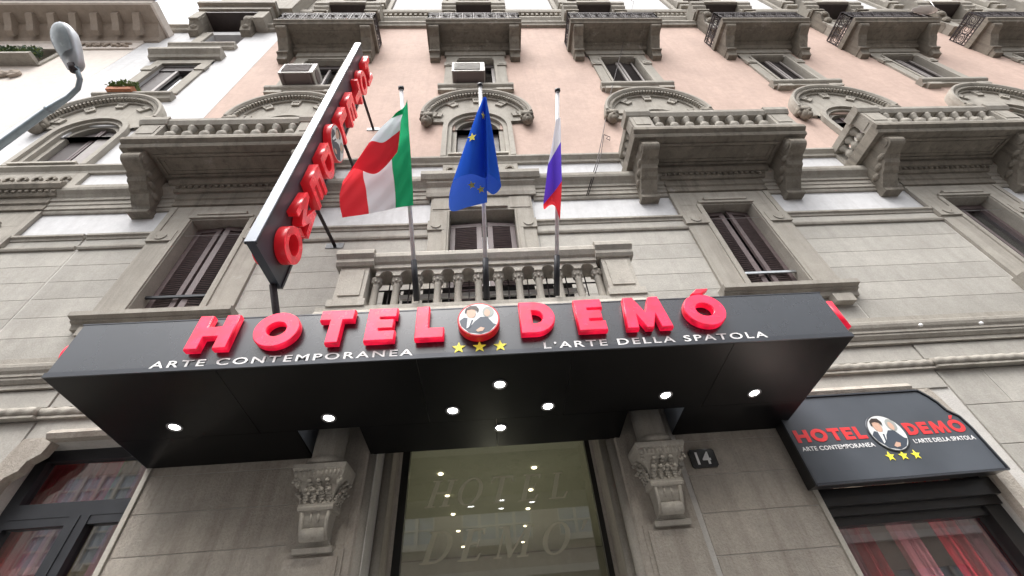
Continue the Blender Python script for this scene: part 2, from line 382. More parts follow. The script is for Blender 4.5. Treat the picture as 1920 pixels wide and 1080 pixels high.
# shouldered stone surrounds of the two shop openings
def shoulder(x0, x1, z, lw, left):
    s = 1 if left else -1; e = (x0 if left else x1)+s*.007
    poly = [(e-s*.16, .6), (e, .6), (e, z-.42), (e+s*.02, z-.36), (e+s*.11, z-.30), (e+s*.13, z-.2), (e+s*.22, z-.13), (e+s*.25, z), (e+s*.2, z+.05), (e-s*.06, z+.05), (e-s*.1, z-.08), (e-s*.13, z-.25), (e-s*.17, z-.36)]
    return MB().exty(poly, -.035, .07)
shoulder(*LW[:2], 3.78, .1, True).build('shop_surround', GROUND_STONE, hotel)
shoulder(*RW[:2], 3.74, .1, False).build('shop_surround', GROUND_STONE, hotel)
prof = [(0, 3.78), (-.1, 3.78), (-.13, 3.83), (-.10, 3.88), (-.03, 3.9), (0, 3.9)]
MB().ext(prof, -4.74, -3.2).build('shop_lintel', GROUND_STONE, hotel)
MB().ext([(y, z-.04) for y, z in prof], 3.1, 5.03).build('shop_lintel', GROUND_STONE, hotel)
for x in (-3.555, 3.262):
    MB().ext([(0, .6), (-.03, .6), (-.03, 3.9), (0, 3.9)], x-.025, x+.025).build('shop_jamb', PALE_STONE, hotel)
# twisted rope moulding and the first cornice
def rope(x0, x1, y, z, r=.055):
    b = MB(); n = int((x1-x0)/.022); k = 10; vs = []; fs = []
    for i in range(n+1):
        x = x0+(x1-x0)*i/n
        for j in range(k):
            q = 2*math.pi*j/k; rr = r*(1+.09*math.sin(2*q+x*2*math.pi/.17))
            vs.append((x, y+rr*math.cos(q), z+rr*math.sin(q)))
    for i in range(n):
        for j in range(k): fs.append((i*k+j, i*k+(j+1) % k, (i+1)*k+(j+1) % k, (i+1)*k+j))
    fs += [tuple(range(k)), tuple(range(n*k, n*k+k))]
    return b.add(vs, fs)
for a, b_, y in ((-10.4, -5.05, -.075), (-5.04, -2.3, -.035), (2.3, 5.6, -.035), (5.61, 13, -.075)):
    rope(a, b_, y, 4.125).build('rope_moulding', STONE, hotel, smooth=True)
    MB().ext([(0, 4.045), (y-.03, 4.045), (y-.03, 4.07), (0, 4.07)], a, b_).build('fillet', STONE, hotel)
corn1 = [(0, 4.44), (-.06, 4.44), (-.06, 4.5), (-.075, 4.5), (-.11, 4.54), (-.11, 4.575), (-.125, 4.575), (-.125, 4.61), (-.15, 4.64), (-.165, 4.68), (-.165, 4.72), (-.10, 4.74), (-.08, 4.79), (-.08, 4.86), (-.05, 4.88), (0, 4.88)]
for a, b_ in ((-10.4, -2.0), (2.0, XR)):
    MB().ext(corn1, a, b_).build('cornice', STONE, hotel)
# first floor
W1 = [(b-.49, b+.49, 5.5, 7.6) if b != BAYS[1] else (b-.58, b+.58, 4.95, 7.62) for b in BAYS[:5]]
fw = wall_mesh(XL-4, XR, 4.95, 7.25, W1 + [(-9.1, -8.0, 5.5, 7.6)]).build('wall', JOINT, hotel)
edges = [XL-4, -9.5] + [v for b in BAYS[:5] for v in (b-.93, b+.93)] + [XR]
edges = [(-10.4, -9.5), (-7.6, -6.42), (-6.40, -5.37), (-3.5, -.95), (.90, 3.5), (5.36, 8.15), (10.05, 12.5), (14.4, 18)]
for k, (a, b_) in enumerate(edges):
    blocks(a, b_, 4.9, 6.96, .343, 1.9 if b_-a > 1.5 else 2, ASHLAR, fw, .012, .009, .004, k)
for b in BAYS[:5]:
    if b == BAYS[1]: continue
    blocks(b-.92, b+.92, 4.9, 5.36, .23, 1.9, ASHLAR, fw, .012, .009, .004)
# string courses, white bands, second cornice
def strip(name, prof, mat, spans):
    for a, b_ in spans: MB().ext(prof, a, b_).build(name, mat, hotel)
gaps = [(-3.5, -.93), (.88, 3.5), (5.36, 8.17), (10.04, 12.5), (14.4, XR)]
left = [(-10.4, -9.5), (-7.6, -6.45), (-6.40, -5.38)]
strip('string_course', [(0, 6.97), (-.035, 6.97), (-.05, 7.0), (-.05, 7.03), (0, 7.04)], STONE, gaps+left)
strip('string_band', [(0, 7.04), (-.02, 7.045), (-.02, 7.19), (0, 7.19)], ASHLAR, gaps+left)
strip('string_course', [(0, 7.19), (-.035, 7.2), (-.045, 7.24), (-.075, 7.26), (-.075, 7.3), (0, 7.32)], STONE, gaps+left)
wall_mesh(XL-4, XR, 7.25, 9.25, [(b-.49, b+.49, 7.25, 7.6) if b != BAYS[1] else (b-.58, b+.58, 7.25, 7.62) for b in BAYS[:5]]+[(-9.1, -8, 7.25, 7.6)], depth=.01).build('wall', WHITE, hotel)
corn2 = [(0, 7.92), (-.03, 7.92), (-.045, 7.95), (-.045, 7.99), (-.07, 8.0), (-.07, 8.09), (-.085, 8.10), (-.085, 8.19), (-.11, 8.2), (-.11, 8.27), (-.15, 8.32), (-.21, 8.37), (-.225, 8.42), (-.225, 8.5), (-.20, 8.53), (0, 8.58)]
strip('cornice', corn2, STONE, [(-10.4, -9.5), (-7.62, -5.4), (-3.55, -.97), (.92, 3.52), (5.34, 8.2), (10.0, 12.55), (14.3, XR)])
strip('string_course', [(0, 9.2), (-.05, 9.2), (-.06, 9.26), (-.11, 9.31), (-.13, 9.33), (-.13, 9.38), (-.09, 9.42), (0, 9.43)], STONE, [(-10.4, XR)])

def window_first(b, sill=True):
    """first-floor window: moulded stone frame, louvred leaves, guard bar, sill"""
    f = MB()
    for s in (-1, 1):
        f.box(s*.47, s*.93, -.05, .30, 5.505, 7.98)
        f.box(s*.485, s*.57, -.075, -.04, 5.505, 7.6)
        f.box(s*.55, s*.95, -.085, -.01, 7.05, 7.30)
        f.box(s*.86, s*.96, -.065, -.01, 7.30, 7.97)
    f.box(-.93, .93, -.052, .302, 7.59, 7.985); f.box(-.52, .52, -.09, -.03, 7.62, 7.68); f.box(-.40, .40, -.11, -.03, 7.68, 7.75)
    w = f.build('window', STONE, hotel, loc=(b, 0, 0))
    for s in (-1, 1):
        MB().arc(s*.75, 7.175, [(.07, -.083), (.07, -.1), (.095, -.1), (.095, -.083)], R(180), R(360), 14).build('rosette', STONE, w)
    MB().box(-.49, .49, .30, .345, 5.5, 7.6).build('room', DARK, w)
    return w
def leaf(w, x0, x1, z0, z1, y, ang, mat=SHUT, hinge=-1, slat=.045, st=.085):
    """louvred shutter leaf turned about its outer stile"""
    b = MB(); W = x1-x0
    b.box(0, st, -.02, .02, z0, z1); b.box(W-st, W, -.02, .02, z0, z1)
    b.box(st, W-st, -.019, .019, z0, z0+.1); b.box(st, W-st, -.019, .019, z1-.09, z1)
    z = z0+.12
    while z < z1-.11:
        b.obox(((W)/2, .004, z), ((W-2*st)/2, 0, 0), (0, .024, .018), (0, -.006, .008)); z += slat
    ca, sa = math.cos(ang), math.sin(ang)
    if hinge < 0: b.v = [(x0+p[0]*ca+p[1]*sa, y-p[0]*sa+p[1]*ca, p[2]) for p in b.v]
    else: b.v = [(x1-p[0]*ca-p[1]*sa, y-p[0]*sa+p[1]*ca, p[2]) for p in b.v]
    return b.build('shutter', [mat, SHUT_D], w)
def entablature(w):
    f = MB()
    f.ext([(0, 7.99), (-.09, 7.99), (-.09, 8.12), (-.12, 8.14), (-.12, 8.29), (0, 8.29)], -.97, .97)
    f.ext([(0, 8.29), (-.16, 8.29), (-.19, 8.33), (-.19, 8.40), (0, 8.40)], -1.04, 1.04)
    f.ext([(0, 8.40), (-.25, 8.40), (-.30, 8.46), (-.30, 8.53), (0, 8.545)], -1.12, 1.12)
    e = f.build('entablature', STONE_D, w)
    d = MB(); x = -1.0
    while x < 1.0: d.box(x, x+.06, -.225, -.15, 8.345, 8.395); x += .11
    stuff(d.build('dentil_row', STONE_D, w))
    return e
def sill(w, x0, x1, z, d=.2, mat=STONE):
    f = MB().ext([(0, z-.2), (-.06, z-.2), (-.08, z-.13), (-.13, z-.11), (-.13, z-.09), (-d, z-.07), (-d, z), (0, z+.012)], x0, x1)
    return f.build('sill', mat, w)
for i, b in enumerate(BAYS[:5]):
    if i == 1: continue
    w = window_first(b); entablature(w); sill(w, -1.02, 1.02, 5.50)
    for s in (-1, 1): MB().box(s*.55, s*.85, -.12, 0, 5.16, 5.30).build('sill_bracket', STONE, w)
    if i < 3:
        leaf(w, -.465, -.03, 5.52, 7.58, .17, R(5), hinge=-1); leaf(w, .03, .465, 5.52, 7.58, .17, R(8), hinge=1)
    else:
        f = MB(); f.box(-.48, -.40, .14, .2, 5.52, 7.58); f.box(.40, .48, .14, .2, 5.52, 7.58); f.box(-.03, .03, .15, .19, 5.52, 7.58); f.box(-.4, .4, .14, .2, 7.48, 7.58)
        f.build('window_frame', SHUT, w); MB().box(-.4, .4, .2, .205, 5.52, 7.48).build('pane', GLASS, w)
        MB().box(-.39, -.30, .21, .23, 5.52, 7.1).build('shutter_edge', WHITEP, w)
    MB().box(-.49, .49, .06, .09, 5.93, 5.97).build('guard_bar', STEEL if i else FRAMEG, w)
# centre first-floor window
b = BAYS[1]
f = MB()
for s in (-1, 1):
    f.box(s*.57, s*.90, -.07, .30, 4.9, 8.0); f.box(s*.60, s*.68, -.095, -.05, 4.9, 7.6); f.box(s*.64, s*.92, -.1, -.03, 7.08, 7.32)
    f.box(s*.5, s*.86, -.085, -.03, 7.66, 7.99)
f.box(-.9, .9, -.072, .302, 7.61, 8.0); f.box(-.45, .45, -.12, -.04, 7.66, 7.74)
cw = f.build('window', STONE, hotel, loc=(b, 0, 0))
for s in (-1, 1): MB().arc(s*.78, 7.2, [(.06, -.098), (.06, -.118), (.085, -.118), (.085, -.098)], R(180), R(360), 14).build('rosette', STONE, cw)
f = MB(); f.ext([(0, 8.01), (-.11, 8.01), (-.13, 8.1), (-.13, 8.26), (-.2, 8.32), (-.2, 8.38), (0, 8.38)], -1.0, 1.0); f.ext([(0, 8.38), (-.24, 8.38), (-.30, 8.46), (-.30, 8.56), (0, 8.585)], -1.1, 1.1)
f.build('entablature', STONE, cw)
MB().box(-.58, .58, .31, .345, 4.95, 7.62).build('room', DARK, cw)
leaf(cw, -.56, -.02, 4.96, 7.45, .14, R(3), hinge=-1); leaf(cw, .08, .56, 4.96, 7.45, .14, R(5), hinge=1)
MB().box(-.02, .08, .2, .24, 4.96, 7.2).build('window_stile', WHITEP, cw)
# ------------------------------------------------------------------ centre balcony with small columns
cb = MB(); cb.ext([(0, 4.50), (-.84, 4.50), (-.9, 4.58), (-.9, 4.66), (-.86, 4.74), (-.86, 4.80), (0, 4.80)], -1.95, 1.98)
bal = cb.build('balcony', PALE_STONE, hotel)
for x0, x1 in ((-1.80, -1.45), (1.48, 1.86)):
    p = MB(); p.box(x0, x1, -.84, -.5, 4.8, 5.46); p.box(x0-.04, x1+.04, -.88, -.46, 4.8, 4.9); p.box(x0+.05, x1-.05, -.855, -.8, 4.98, 5.4)
    p.ext([(-.45, 5.46), (-.87, 5.46), (-.9, 5.5), (-.9, 5.55), (-.95, 5.6), (-.95, 5.66), (-.92, 5.7), (-.45, 5.7)], x0-.06, x1+.05)
    p.build('pedestal', PALE_STONE, bal)
MB().ext([(-.52, 5.44), (-.83, 5.44), (-.83, 5.5), (-.86, 5.52), (-.9, 5.58), (-.9, 5.64), (-.88, 5.67), (-.52, 5.67)], -1.40, 1.43).build('rail', PALE_STONE, bal)
ncol = 12; xs = [-1.37+i*(2.79/(ncol-1)) for i in range(ncol)]; dx = xs[1]-xs[0]
ar = MB()                               # little arches between the columns
for x in xs[:-1]:
    cx = x+dx/2; r = dx/2-.045; pts = [(x, 5.44), (x, 5.335), (cx-r, 5.335)]
    pts += [(cx-r*math.cos(math.pi*k/10), 5.335+r*math.sin(math.pi*k/10)) for k in range(1, 10)]
    pts += [(cx+r, 5.335), (x+dx, 5.335), (x+dx, 5.44)]
    ar.exty(pts, -.80, -.62)
ar.build('arcade', PALE_STONE, bal)
colm = MB().lathe([(.06, 4.8), (.062, 4.84), (.05, 4.86), (.047, 4.9), (.044, 5.2), (.05, 5.215), (.044, 5.225), (.052, 5.25), (.07, 5.30), (.074, 5.315), (.074, 5.335)], 0, 0, 12)
for k in range(8): q = k*math.pi/4; colm.ball((.056*math.cos(q), .056*math.sin(q), 5.275), .018, .018, .03, 6, 4)
colm = colm.mesh('column', STONE, True)
for x in xs: link('column', colm, bal, (x, -.71, 0))
iron = MB()
for x in xs[:-1]:
    cx = x+dx/2; iron.box(cx-.007, cx+.007, -.585, -.57, 4.8, 5.4)
iron.box(-1.4, 1.43, -.585, -.57, 5.27, 5.285); iron.box(-1.4, 1.43, -.585, -.57, 4.87, 4.885)
stuff(iron.build('iron_grille', IRON, bal))
MB().box(-1.2, 1.3, -.5, -.46, 5.2, 5.27).build('tube_light', WHITEP, bal)
for k in (0, 1, 2, 3, 5, 6, 7, 8, 9): MB().box(xs[k]+.02, xs[k+1]-.02, -.44, -.42, 4.8, 5.4).build('gap_shade_sheet', DARK, bal)  # added dark sheets that put shade into the gaps between the columns
for s in (-1, 1): MB().box(s*1.83-.03, s*1.83+.03, -.5, 0, 4.8, 5.46).build('side_wall', PALE_STONE, bal)
# ------------------------------------------------------------------ second floor: arched windows with carved hoods
def arch_window(b, xw=.48, zs=10.75, zb=9.44, mat=STONE, shut=SHUT_D, key=True, hoodr=1.24):
    fr = MB(); r0, r1 = xw, xw+.30
    # jambs and arch, stepped in depth
    for a, c, y in ((r0, r0+.11, .03), (r0+.10, r0+.2, -.05), (r0+.19, r1, -.11)):
        for s in (-1, 1): fr.box(s*a, s*c, y, .2, zb, zs)
        fr.arc(0, zs, [(a, .2), (a, y), (c, y), (c, .2)], 0, math.pi, 24)
    w = fr.build('window', mat, hotel, loc=(b, 0, 0))
    # tympanum plate between frame and hood
    zc = 11.17; pl = MB(); n = 28; vs = []; fs = []
    for i in range(n+1):
        q = math.pi*i/n; vs += [(.78*math.cos(q), -.06, max(11.0, zs+.78*math.sin(q)) if 0 < i < n else 11.03), (1.16*math.cos(q), -.06, zc+1.16*math.sin(q)-(0.1 if i in (0, n) else 0))]
    for i in range(n): fs.append((2*i, 2*i+1, 2*i+3, 2*i+2))
    k = len(vs); vs += [(x, .0, z) for x, y, z in vs]; fs += [(k+a, k+d, k+c, k+b2) for a, b2, c, d in fs]
    fs += [(2*i+1, 2*i+3, k+2*i+3, k+2*i+1) for i in range(n)] + [(0, 1, k+1, k), (2*n, 2*n+1, k+2*n+1, k+2*n)]
    pl.add(vs, fs); pl.build('tympanum', mat, w)
    hd = MB().arc(0, zc, [(1.06, 0), (1.06, -.10), (1.10, -.105), (1.19, -.105), (1.195, -.2), (hoodr, -.24), (hoodr+.05, -.24), (hoodr+.06, -.15), (hoodr+.04, 0)], R(2), R(178), 40)
    hd.build('hood_mould', mat, w, smooth=False)
    dn = MB()
    for i in range(46):
        q = R(4+172*i/45); u = Vector((math.cos(q), 0, math.sin(q))); t = Vector((-math.sin(q), 0, math.cos(q)))
        dn.obox(Vector((0, -.145, zc))+u*1.15, u*.035, Vector((0, .045, 0)), t*.022)
    stuff(dn.build('dentil_row', mat, w))
    for i, q in enumerate((12, 52, 90, 128, 168)):
        q = R(q); u = Vector((math.cos(q), 0, math.sin(q))); t = Vector((-math.sin(q), 0, math.cos(q)))
        base = Vector((0, -.085, zc-.02))+u*.95
        v = MB(); a = .11; 
        pts = [base+u*-.11-t*a*.8, base+u*.12-t*a, base+u*.12+t*a, base+u*-.11+t*a*.8]
        v.add([p+Vector((0, -.02, 0)) for p in pts]+[p+Vector((0, .08, 0)) for p in pts], [(0, 1, 2, 3), (0, 4, 5, 1), (1, 5, 6, 2), (2, 6, 7, 3), (3, 7, 4, 0)])
        for d1 in (-.05, 0, .05):
            c0 = base+t*d1+u*.02+Vector((0, -.02, 0)); v.ball(c0, .028, .025, .028, 6, 4)
        v.build('voussoir', mat, w)
    for s in (-1, 1):
        h = MB(); h.box(s*1.02, s*1.30, -.22, 0, 11.06, 11.22)
        h.ball((s*1.16, -.12, 10.97), .13, .13, .15, 10, 7); h.ball((s*1.16, -.235, 10.96), .035, .045, .05, 6, 4)
        for e in (-1, 1): h.ball((s*1.16+e*.05, -.225, 11.02), .025, .02, .02, 6, 4); h.ball((s*1.16+e*.12, -.13, 11.05), .05, .06, .06, 6, 4)
        h.ball((s*1.16, -.17, 10.87), .07, .07, .08, 8, 5)
        h.build('carved_head', STONE_D, w, smooth=True)
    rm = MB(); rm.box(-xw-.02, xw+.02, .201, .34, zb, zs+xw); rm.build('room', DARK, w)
    ar2 = [(-xw+.02, zb), (-.02, zb)] + [(-(xw-.02)*math.sin(R(90)*k/8)-.0, zs+(xw-.02)*math.cos(R(90)*k/8)) for k in range(0, 9)]
    ar2[2] = (-.02, zs+xw-.02)
    MB().exty(ar2, .12, .16).build('shutter', shut, w)
    MB().exty([(-x, z) for x, z in ar2][::-1], .12, .16).build('shutter', shut, w)
    for x in (-.03, .03): MB().box(x-.022, x+.022, .085, .125, zb, zs+xw-.03).build('stile', SHUT, w)
    MB().ext([(0, zb-.02), (-.16, zb-.02), (-.16, zb+.03), (.2, zb+.05), (.2, zb-.02)], -.62, .62).build('sill', PALE_STONE, w)
    return w
WZ2 = [(b-.8, b+.8, 9.43, 11.5) for b in BAYS[:6]]
WZ3 = [(b-.55, b+.55, 13.05, 15.1) for b in BUP[:6]]
W5 = [(b-.62, b+.62, 19.4, 22.3) for b in BUP]
def spandrel_wall(x0, x1, holes_rect, mat):
    return wall_mesh(x0, x1, 9.25, 18.35, holes_rect).build('wall', mat, hotel)
holes = [(b-.70, b+.70, 9.43, 10.75) for b in BUP[:6]] + [(b-.52, b+.52, 10.75, 11.25) for b in BUP[:6]] + WZ3
spandrel_wall(XL, XR, holes, PINK)
for b in BUP[:6]: arch_window(b)
# relief panel under the centre arched window
rp = MB(); rp.box(-.78, .72, -.05, 0, 8.72, 9.18)
rp.build('relief_panel', STONE, hotel, loc=(0, 0, 0))
for x in (-.62, -.3, .25, .55):
    q = MB(); q.arc(x, 8.96, [(.05, -.05), (.05, -.085), (.09, -.085), (.09, -.05)], R(-30), R(200), 12); q.ball((x-.05, -.06, 8.85), .04, .03, .05, 6, 4); q.build('relief_scroll', STONE_D, hotel)
# ------------------------------------------------------------------ second-floor stone balconies
def console_mesh(w, prof, mat):
    b = MB().ext(prof, -w/2, w/2)
    return b
CP2 = [(0, 8.56), (-.80, 8.56), (-.84, 8.52)] + [(-.74-.115*math.cos(R(a)), 8.40-.115*math.sin(R(a))) for a in range(-60, 100, 20)] + [(-.66, 8.27), (-.60, 8.26), (-.54, 8.21), (-.5, 8.14), (-.44, 8.12), (-.38, 8.06), (-.32, 8.04), (-.25, 7.96), (-.16, 7.88), (-.12, 7.82), (0, 7.80)]
def stone_balcony(b):
    s = MB(); s.ext([(0, 8.56), (-.88, 8.56), (-.90, 8.60), (-.90, 8.64), (-.97, 8.68), (-.97, 8.76), (-.93, 8.78), (0, 8.80)], -1.64, 1.64)
    B = s.build('balcony', STONE_D, hotel, loc=(b, 0, 0))
    for sx in (-1, 1):
        c = MB().ext(CP2, sx*1.38-.15, sx*1.38+.15)
        c.tube([(sx*1.38-.165, -.74, 8.40), (sx*1.38+.165, -.74, 8.40)], .07, 14); c.box(sx*1.38-.17, sx*1.38+.17, -.16, 0, 7.74, 7.81)
        for k in range(3): c.ball((sx*1.53, -.52+.16*k, 8.28-.09*k), .05, .09, .06, 8, 5); c.ball((sx*1.23, -.52+.16*k, 8.28-.09*k), .05, .09, .06, 8, 5)
        c.build('console', STONE_D, B)
    p = MB()
    for z0, z1, i in ((8.53, 8.562, 0), (8.545, 8.563, .07)):
        a, c, d = 1.12-i, -.70+i, -.34-i*0
        p.box(-a, a, c-.05, c, z0, z1); p.box(-a, a, -.36-i, -.31-i, z0, z1); p.box(-a-.05, -a, c-.05, -.31-i, z0, z1); p.box(a, a+.05, c-.05, -.31-i, z0, z1)
    p.build('soffit_panel', STONE_D, B)
    MB().ext([(-.72, 8.795), (-.955, 8.79), (-.955, 8.82), (-.94, 8.84), (-.72, 8.84)], -1.60, 1.60).build('plinth', STONE, B)
    for sx in (-1, 1):
        MB().box(sx*1.33, sx*1.59, -.715, 0, 8.801, 8.84).build('plinth', STONE, B)
        q = MB(); q.box(sx*1.18, sx*1.58, -.94, -.70, 8.84, 9.26); q.box(sx*1.24, sx*1.52, -.952, -.9, 8.92, 9.2); q.box(sx*1.565, sx*1.592, -.9, -.74, 8.92, 9.2)
        q.ext([(-.68, 9.26), (-.955, 9.26), (-1.0, 9.34), (-1.0, 9.44), (-.68, 9.45)], sx*1.15, sx*1.63); q.build('pedestal', STONE, B)
        MB().box(sx*1.35, sx*1.57, -.70, 0, 9.255, 9.41).build('rail', STONE, B)
        for y in (-.56, -.38, -.2): link('baluster', BALU, B, (sx*1.46, y, 8.84))
        MB().box(sx*1.36, sx*1.56, -.06, -.0, 8.84, 9.256).build('pilaster', STONE, B)
    MB().ext([(-.72, 9.25), (-.93, 9.25), (-.975, 9.33), (-.975, 9.41), (-.72, 9.42)], -1.16, 1.16).build('rail', STONE, B)
    n = 8
    for i in range(n): link('baluster', BALU, B, (-1.03+2.06*i/(n-1), -.85, 8.84))
    return B
BALU = MB().lathe([(.075, 0), (.075, .04), (.05, .055), (.06, .08), (.088, .13), (.085, .17), (.05, .25), (.045, .28), (.06, .295), (.05, .32), (.085, .36), (.085, .412)], 0, 0, 12).mesh('baluster', STONE, True)
B2 = stone_balcony(BAYS[0])
for b in (BAYS[2], BAYS[3], BAYS[4]): copy_tree(B2, hotel, b-BAYS[0])
# ------------------------------------------------------------------ third-floor windows
def window_third(b, kind):
    f = MB()
    for s in (-1, 1):
        f.box(s*.54, s*.87, -.05, .30, 13.06, 15.35); f.box(s*.55, s*.62, -.075, -.03, 13.06, 15.08); f.box(s*.62, s*.90, -.085, -.02, 14.55, 14.8)
    f.box(-.87, .87, -.052, .302, 15.09, 15.36); f.box(-.5, .5, -.09, -.03, 15.12, 15.19)
    f.ext([(0, 15.36), (-.09, 15.36), (-.09, 15.6), (-.14, 15.65), (-.14, 15.8), (-.2, 15.84), (0, 15.86)], -.92, .92)
    w = f.build('window', STONE, hotel, loc=(b, 0, 0))
    for s in (-1, 1): MB().arc(s*.76, 14.68, [(.05, -.083), (.05, -.1), (.08, -.1), (.08, -.083)], R(180), R(360), 10).build('rosette', PALE_STONE, w)
    MB().ext([(0, 12.78), (-.10, 12.78), (-.10, 12.86), (-.15, 12.9), (-.17, 12.93), (-.17, 13.02), (0, 13.05)], -1.0, .98).build('sill', STONE, w)
    for s in (-1, 1): MB().box(s*.52, s*.92, -.135, 0, 12.68, 12.80).build('sill_bracket', STONE, w)
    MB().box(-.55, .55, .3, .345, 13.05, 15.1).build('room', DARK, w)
    if kind == 0:
        leaf(w, -.54, -.0, 13.07, 15.08, .16, R(5), SHUT_D, -1, .07, .08); leaf(w, .0, .54, 13.07, 15.08, .16, R(8), SHUT_D, 1, .07, .08)
        for x in (-.045, .045): MB().box(x-.03, x+.03, .055, .09, 13.07, 15.06).build('stile', SHUT_L, w)
        MB().box(.40, .45, .07, .10, 13.07, 15.06).build('stile', SHUT_L, w)
    else:
        MB().box(-.54, .54, .10, .16, 14.86, 15.09).build('roller_box', SHUT_D, w)
        f = MB(); f.box(-.54, -.46, .12, .18, 13.07, 14.86); f.box(.46, .54, .12, .18, 13.07, 14.86); f.box(.1, .16, .12, .18, 13.07, 14.86); f.build('window_frame', SHUT_L, w)
        MB().box(-.46, .46, .185, .19, 13.07, 14.86).build('pane', GLASS, w)
    return w
for i, b in enumerate(BUP[:6]): window_third(b, 1 if i < 2 else 0)
# ------------------------------------------------------------------ fourth-floor iron balconies
CP4 = [(0, 15.84), (-.74, 15.84), (-.78, 15.80)] + [(-.70-.085*math.cos(R(a)), 15.73-.085*math.sin(R(a))) for a in range(-60, 100, 20)] + [(-.63, 15.62), (-.52, 15.58), (-.42, 15.48), (-.34, 15.42), (-.26, 15.34), (-.24, 15.22), (-.17, 15.12), (-.14, 15.0), (0, 15.0)]
def iron_balcony(b):
    s = MB(); s.ext([(0, 15.84), (-.80, 15.84), (-.82, 15.9), (-.88, 15.94), (-.88, 16.02), (0, 16.04)], -1.42, 1.42)
    B = s.build('balcony', STONE_D, hotel, loc=(b, 0, 0))
    for sx in (-1, 1):
        c = MB().ext(CP4, sx*1.19-.14, sx*1.19+.14); c.tube([(sx*1.19-.15, -.70, 15.73), (sx*1.19+.15, -.70, 15.73)], .055, 12); c.box(sx*1.19-.155, sx*1.19+.155, -.27, 0, 15.19, 15.25)
        c.build('console', STONE_D, B)
    p = MB(); p.box(-.95, .95, -.62, -.57, 15.815, 15.842); p.box(-.95, .95, -.24, -.19, 15.815, 15.842); p.box(-1, -.95, -.62, -.19, 15.815, 15.842); p.box(.95, 1, -.62, -.19, 15.815, 15.842)
    p.build('soffit_panel', STONE_D, B)
    MB().ext([(0, 15.6), (-.14, 15.62), (-.2, 15.7), (-.2, 15.76), (-.27, 15.8), (-.27, 15.84), (0, 15.841)], -1.04, 1.04).build('bed_mould', STONE_D, B)
    r = MB()
    def run(p0, p1, n):
        p0 = Vector(p0); p1 = Vector(p1); d = (p1-p0)/n; t = d.normalized(); L = d.length
        for z, h in ((16.08, .018), (16.20, .012), (16.56, .012), (16.70, .022)):
            r.obox((p0+p1)/2+Vector((0, 0, z)), (p1-p0)/2, t.cross(Vector((0, 0, 1)))*.014, (0, 0, h))
        for i in range(n+1):
            r.obox(p0+d*i+Vector((0, 0, 16.37)), t*.011, t.cross(Vector((0, 0, 1)))*.011, (0, 0, .33))
        for i in range(n):
            c = p0+d*(i+.5)+Vector((0, 0, 16.38))
            for rad, zz in ((.13, 0), (.065, 0), (.04, .24), (.045, -.24)):
                r.tube([c+t*rad*math.cos(2*math.pi*k/12)+Vector((0, 0, rad*math.sin(2*math.pi*k/12)+zz)) for k in range(13)], .011, 4, False)
            for e in (-1, 1):
                for e2 in (-1, 1):
                    r.tube([c+t*e*.09+Vector((0, 0, e2*.09)), c+t*e*L*.46+Vector((0, 0, e2*.18))], .011, 4, False)
                r.tube([c+t*e*L*.25+Vector((0, 0, -.30)), c+t*e*L*.25+Vector((0, 0, .30))], .008, 4, False)
    run((-1.38, -.84, 0), (1.38, -.84, 0), 8); run((-1.38, -.84, 0), (-1.38, -.02, 0), 3); run((1.38, -.84, 0), (1.38, -.02, 0), 3)
    r.build('iron_railing', IRON, B)
    return B
B4 = iron_balcony(BUP[0])
for b in BUP[1:]: copy_tree(B4, hotel, b-BUP[0])
# ------------------------------------------------------------------ fourth-floor string and top storey
strip('string_course', [(0, 18.33), (-.09, 18.33), (-.11, 18.42), (-.16, 18.48), (-.16, 18.56), (0, 18.6)], STONE, [(XL, XR)])
wall_mesh(XL, XR, 18.35, 25, W5).build('wall', STONE, hotel)
strip('frieze', [(0, 18.6), (-.04, 18.6), (-.04, 19.05), (-.12, 19.2), (-.12, 19.3), (0, 19.32)], STONE, [(XL, XR)])
strip('string_course', [(0, 19.85), (-.12, 19.85), (-.15, 19.95), (-.15, 20.1), (0, 20.15)], STONE, [(XL, XR)])
dn = MB(); x = XL+.2
while x < XR: dn.box(x, x+.09, -.115, 0, 19.52, 19.72); x += .18
stuff(dn.build('dentil_row', STONE_D, hotel))
for a, b_ in zip(BUP, BUP[1:]):
    m_ = (a+b_)/2; x0, x1 = a+1.25, b_-1.25
    MB().box(x0, x1, -.02, .0, 20.3, 23).build('white_panel', WHITE, hotel)
    MB().box(x0-.16, x0-.02, -.10, 0, 20.25, 23.5).build('panel_frame', STONE, hotel); MB().box(x1+.02, x1+.16, -.10, 0, 20.25, 23.5).build('panel_frame', STONE, hotel)
for i, b in enumerate(BUP):
    q = MB()
    for s in (-1, 1):
        q.box(s*.62, s*.98, -.22, 0, 20.16, 23.5); q.box(s*.58, s*1.04, -.28, 0, 20.5, 20.7); q.box(s*.60, s*1.02, -.26, 0, 20.15, 20.3)
    w = q.build('window', STONE, hotel, loc=(b, 0, 0)); MB().box(-.62, .62, .3, .345, 19.4, 22.3).build('room', SHUT_D, w)
    MB().box(-.03, .03, .2, .26, 19.4, 22.3).build('stile', SHUT, w)
def carved_bracket(x, z, y, parent):
    c = MB(); c.ext([(0, z+1.0), (-y, z+1.0), (-y, z+.86), (-y+.05, z+.8), (-y-.02, z+.65), (-y+.1, z+.45), (-y+.2, z+.3), (-y+.16, z+.12), (-y+.24, z), (0, z)], x-.17, x+.17)
    c.ball((x, -y+.02, z+.66), .15, .10, .16, 8, 6); c.ball((x, -y+.12, z+.3), .13, .1, .16, 8, 6); c.box(x-.22, x+.22, -y-.04, 0, z+1.0, z+1.12)
    return c.build('carved_bracket', STONE_D, parent)
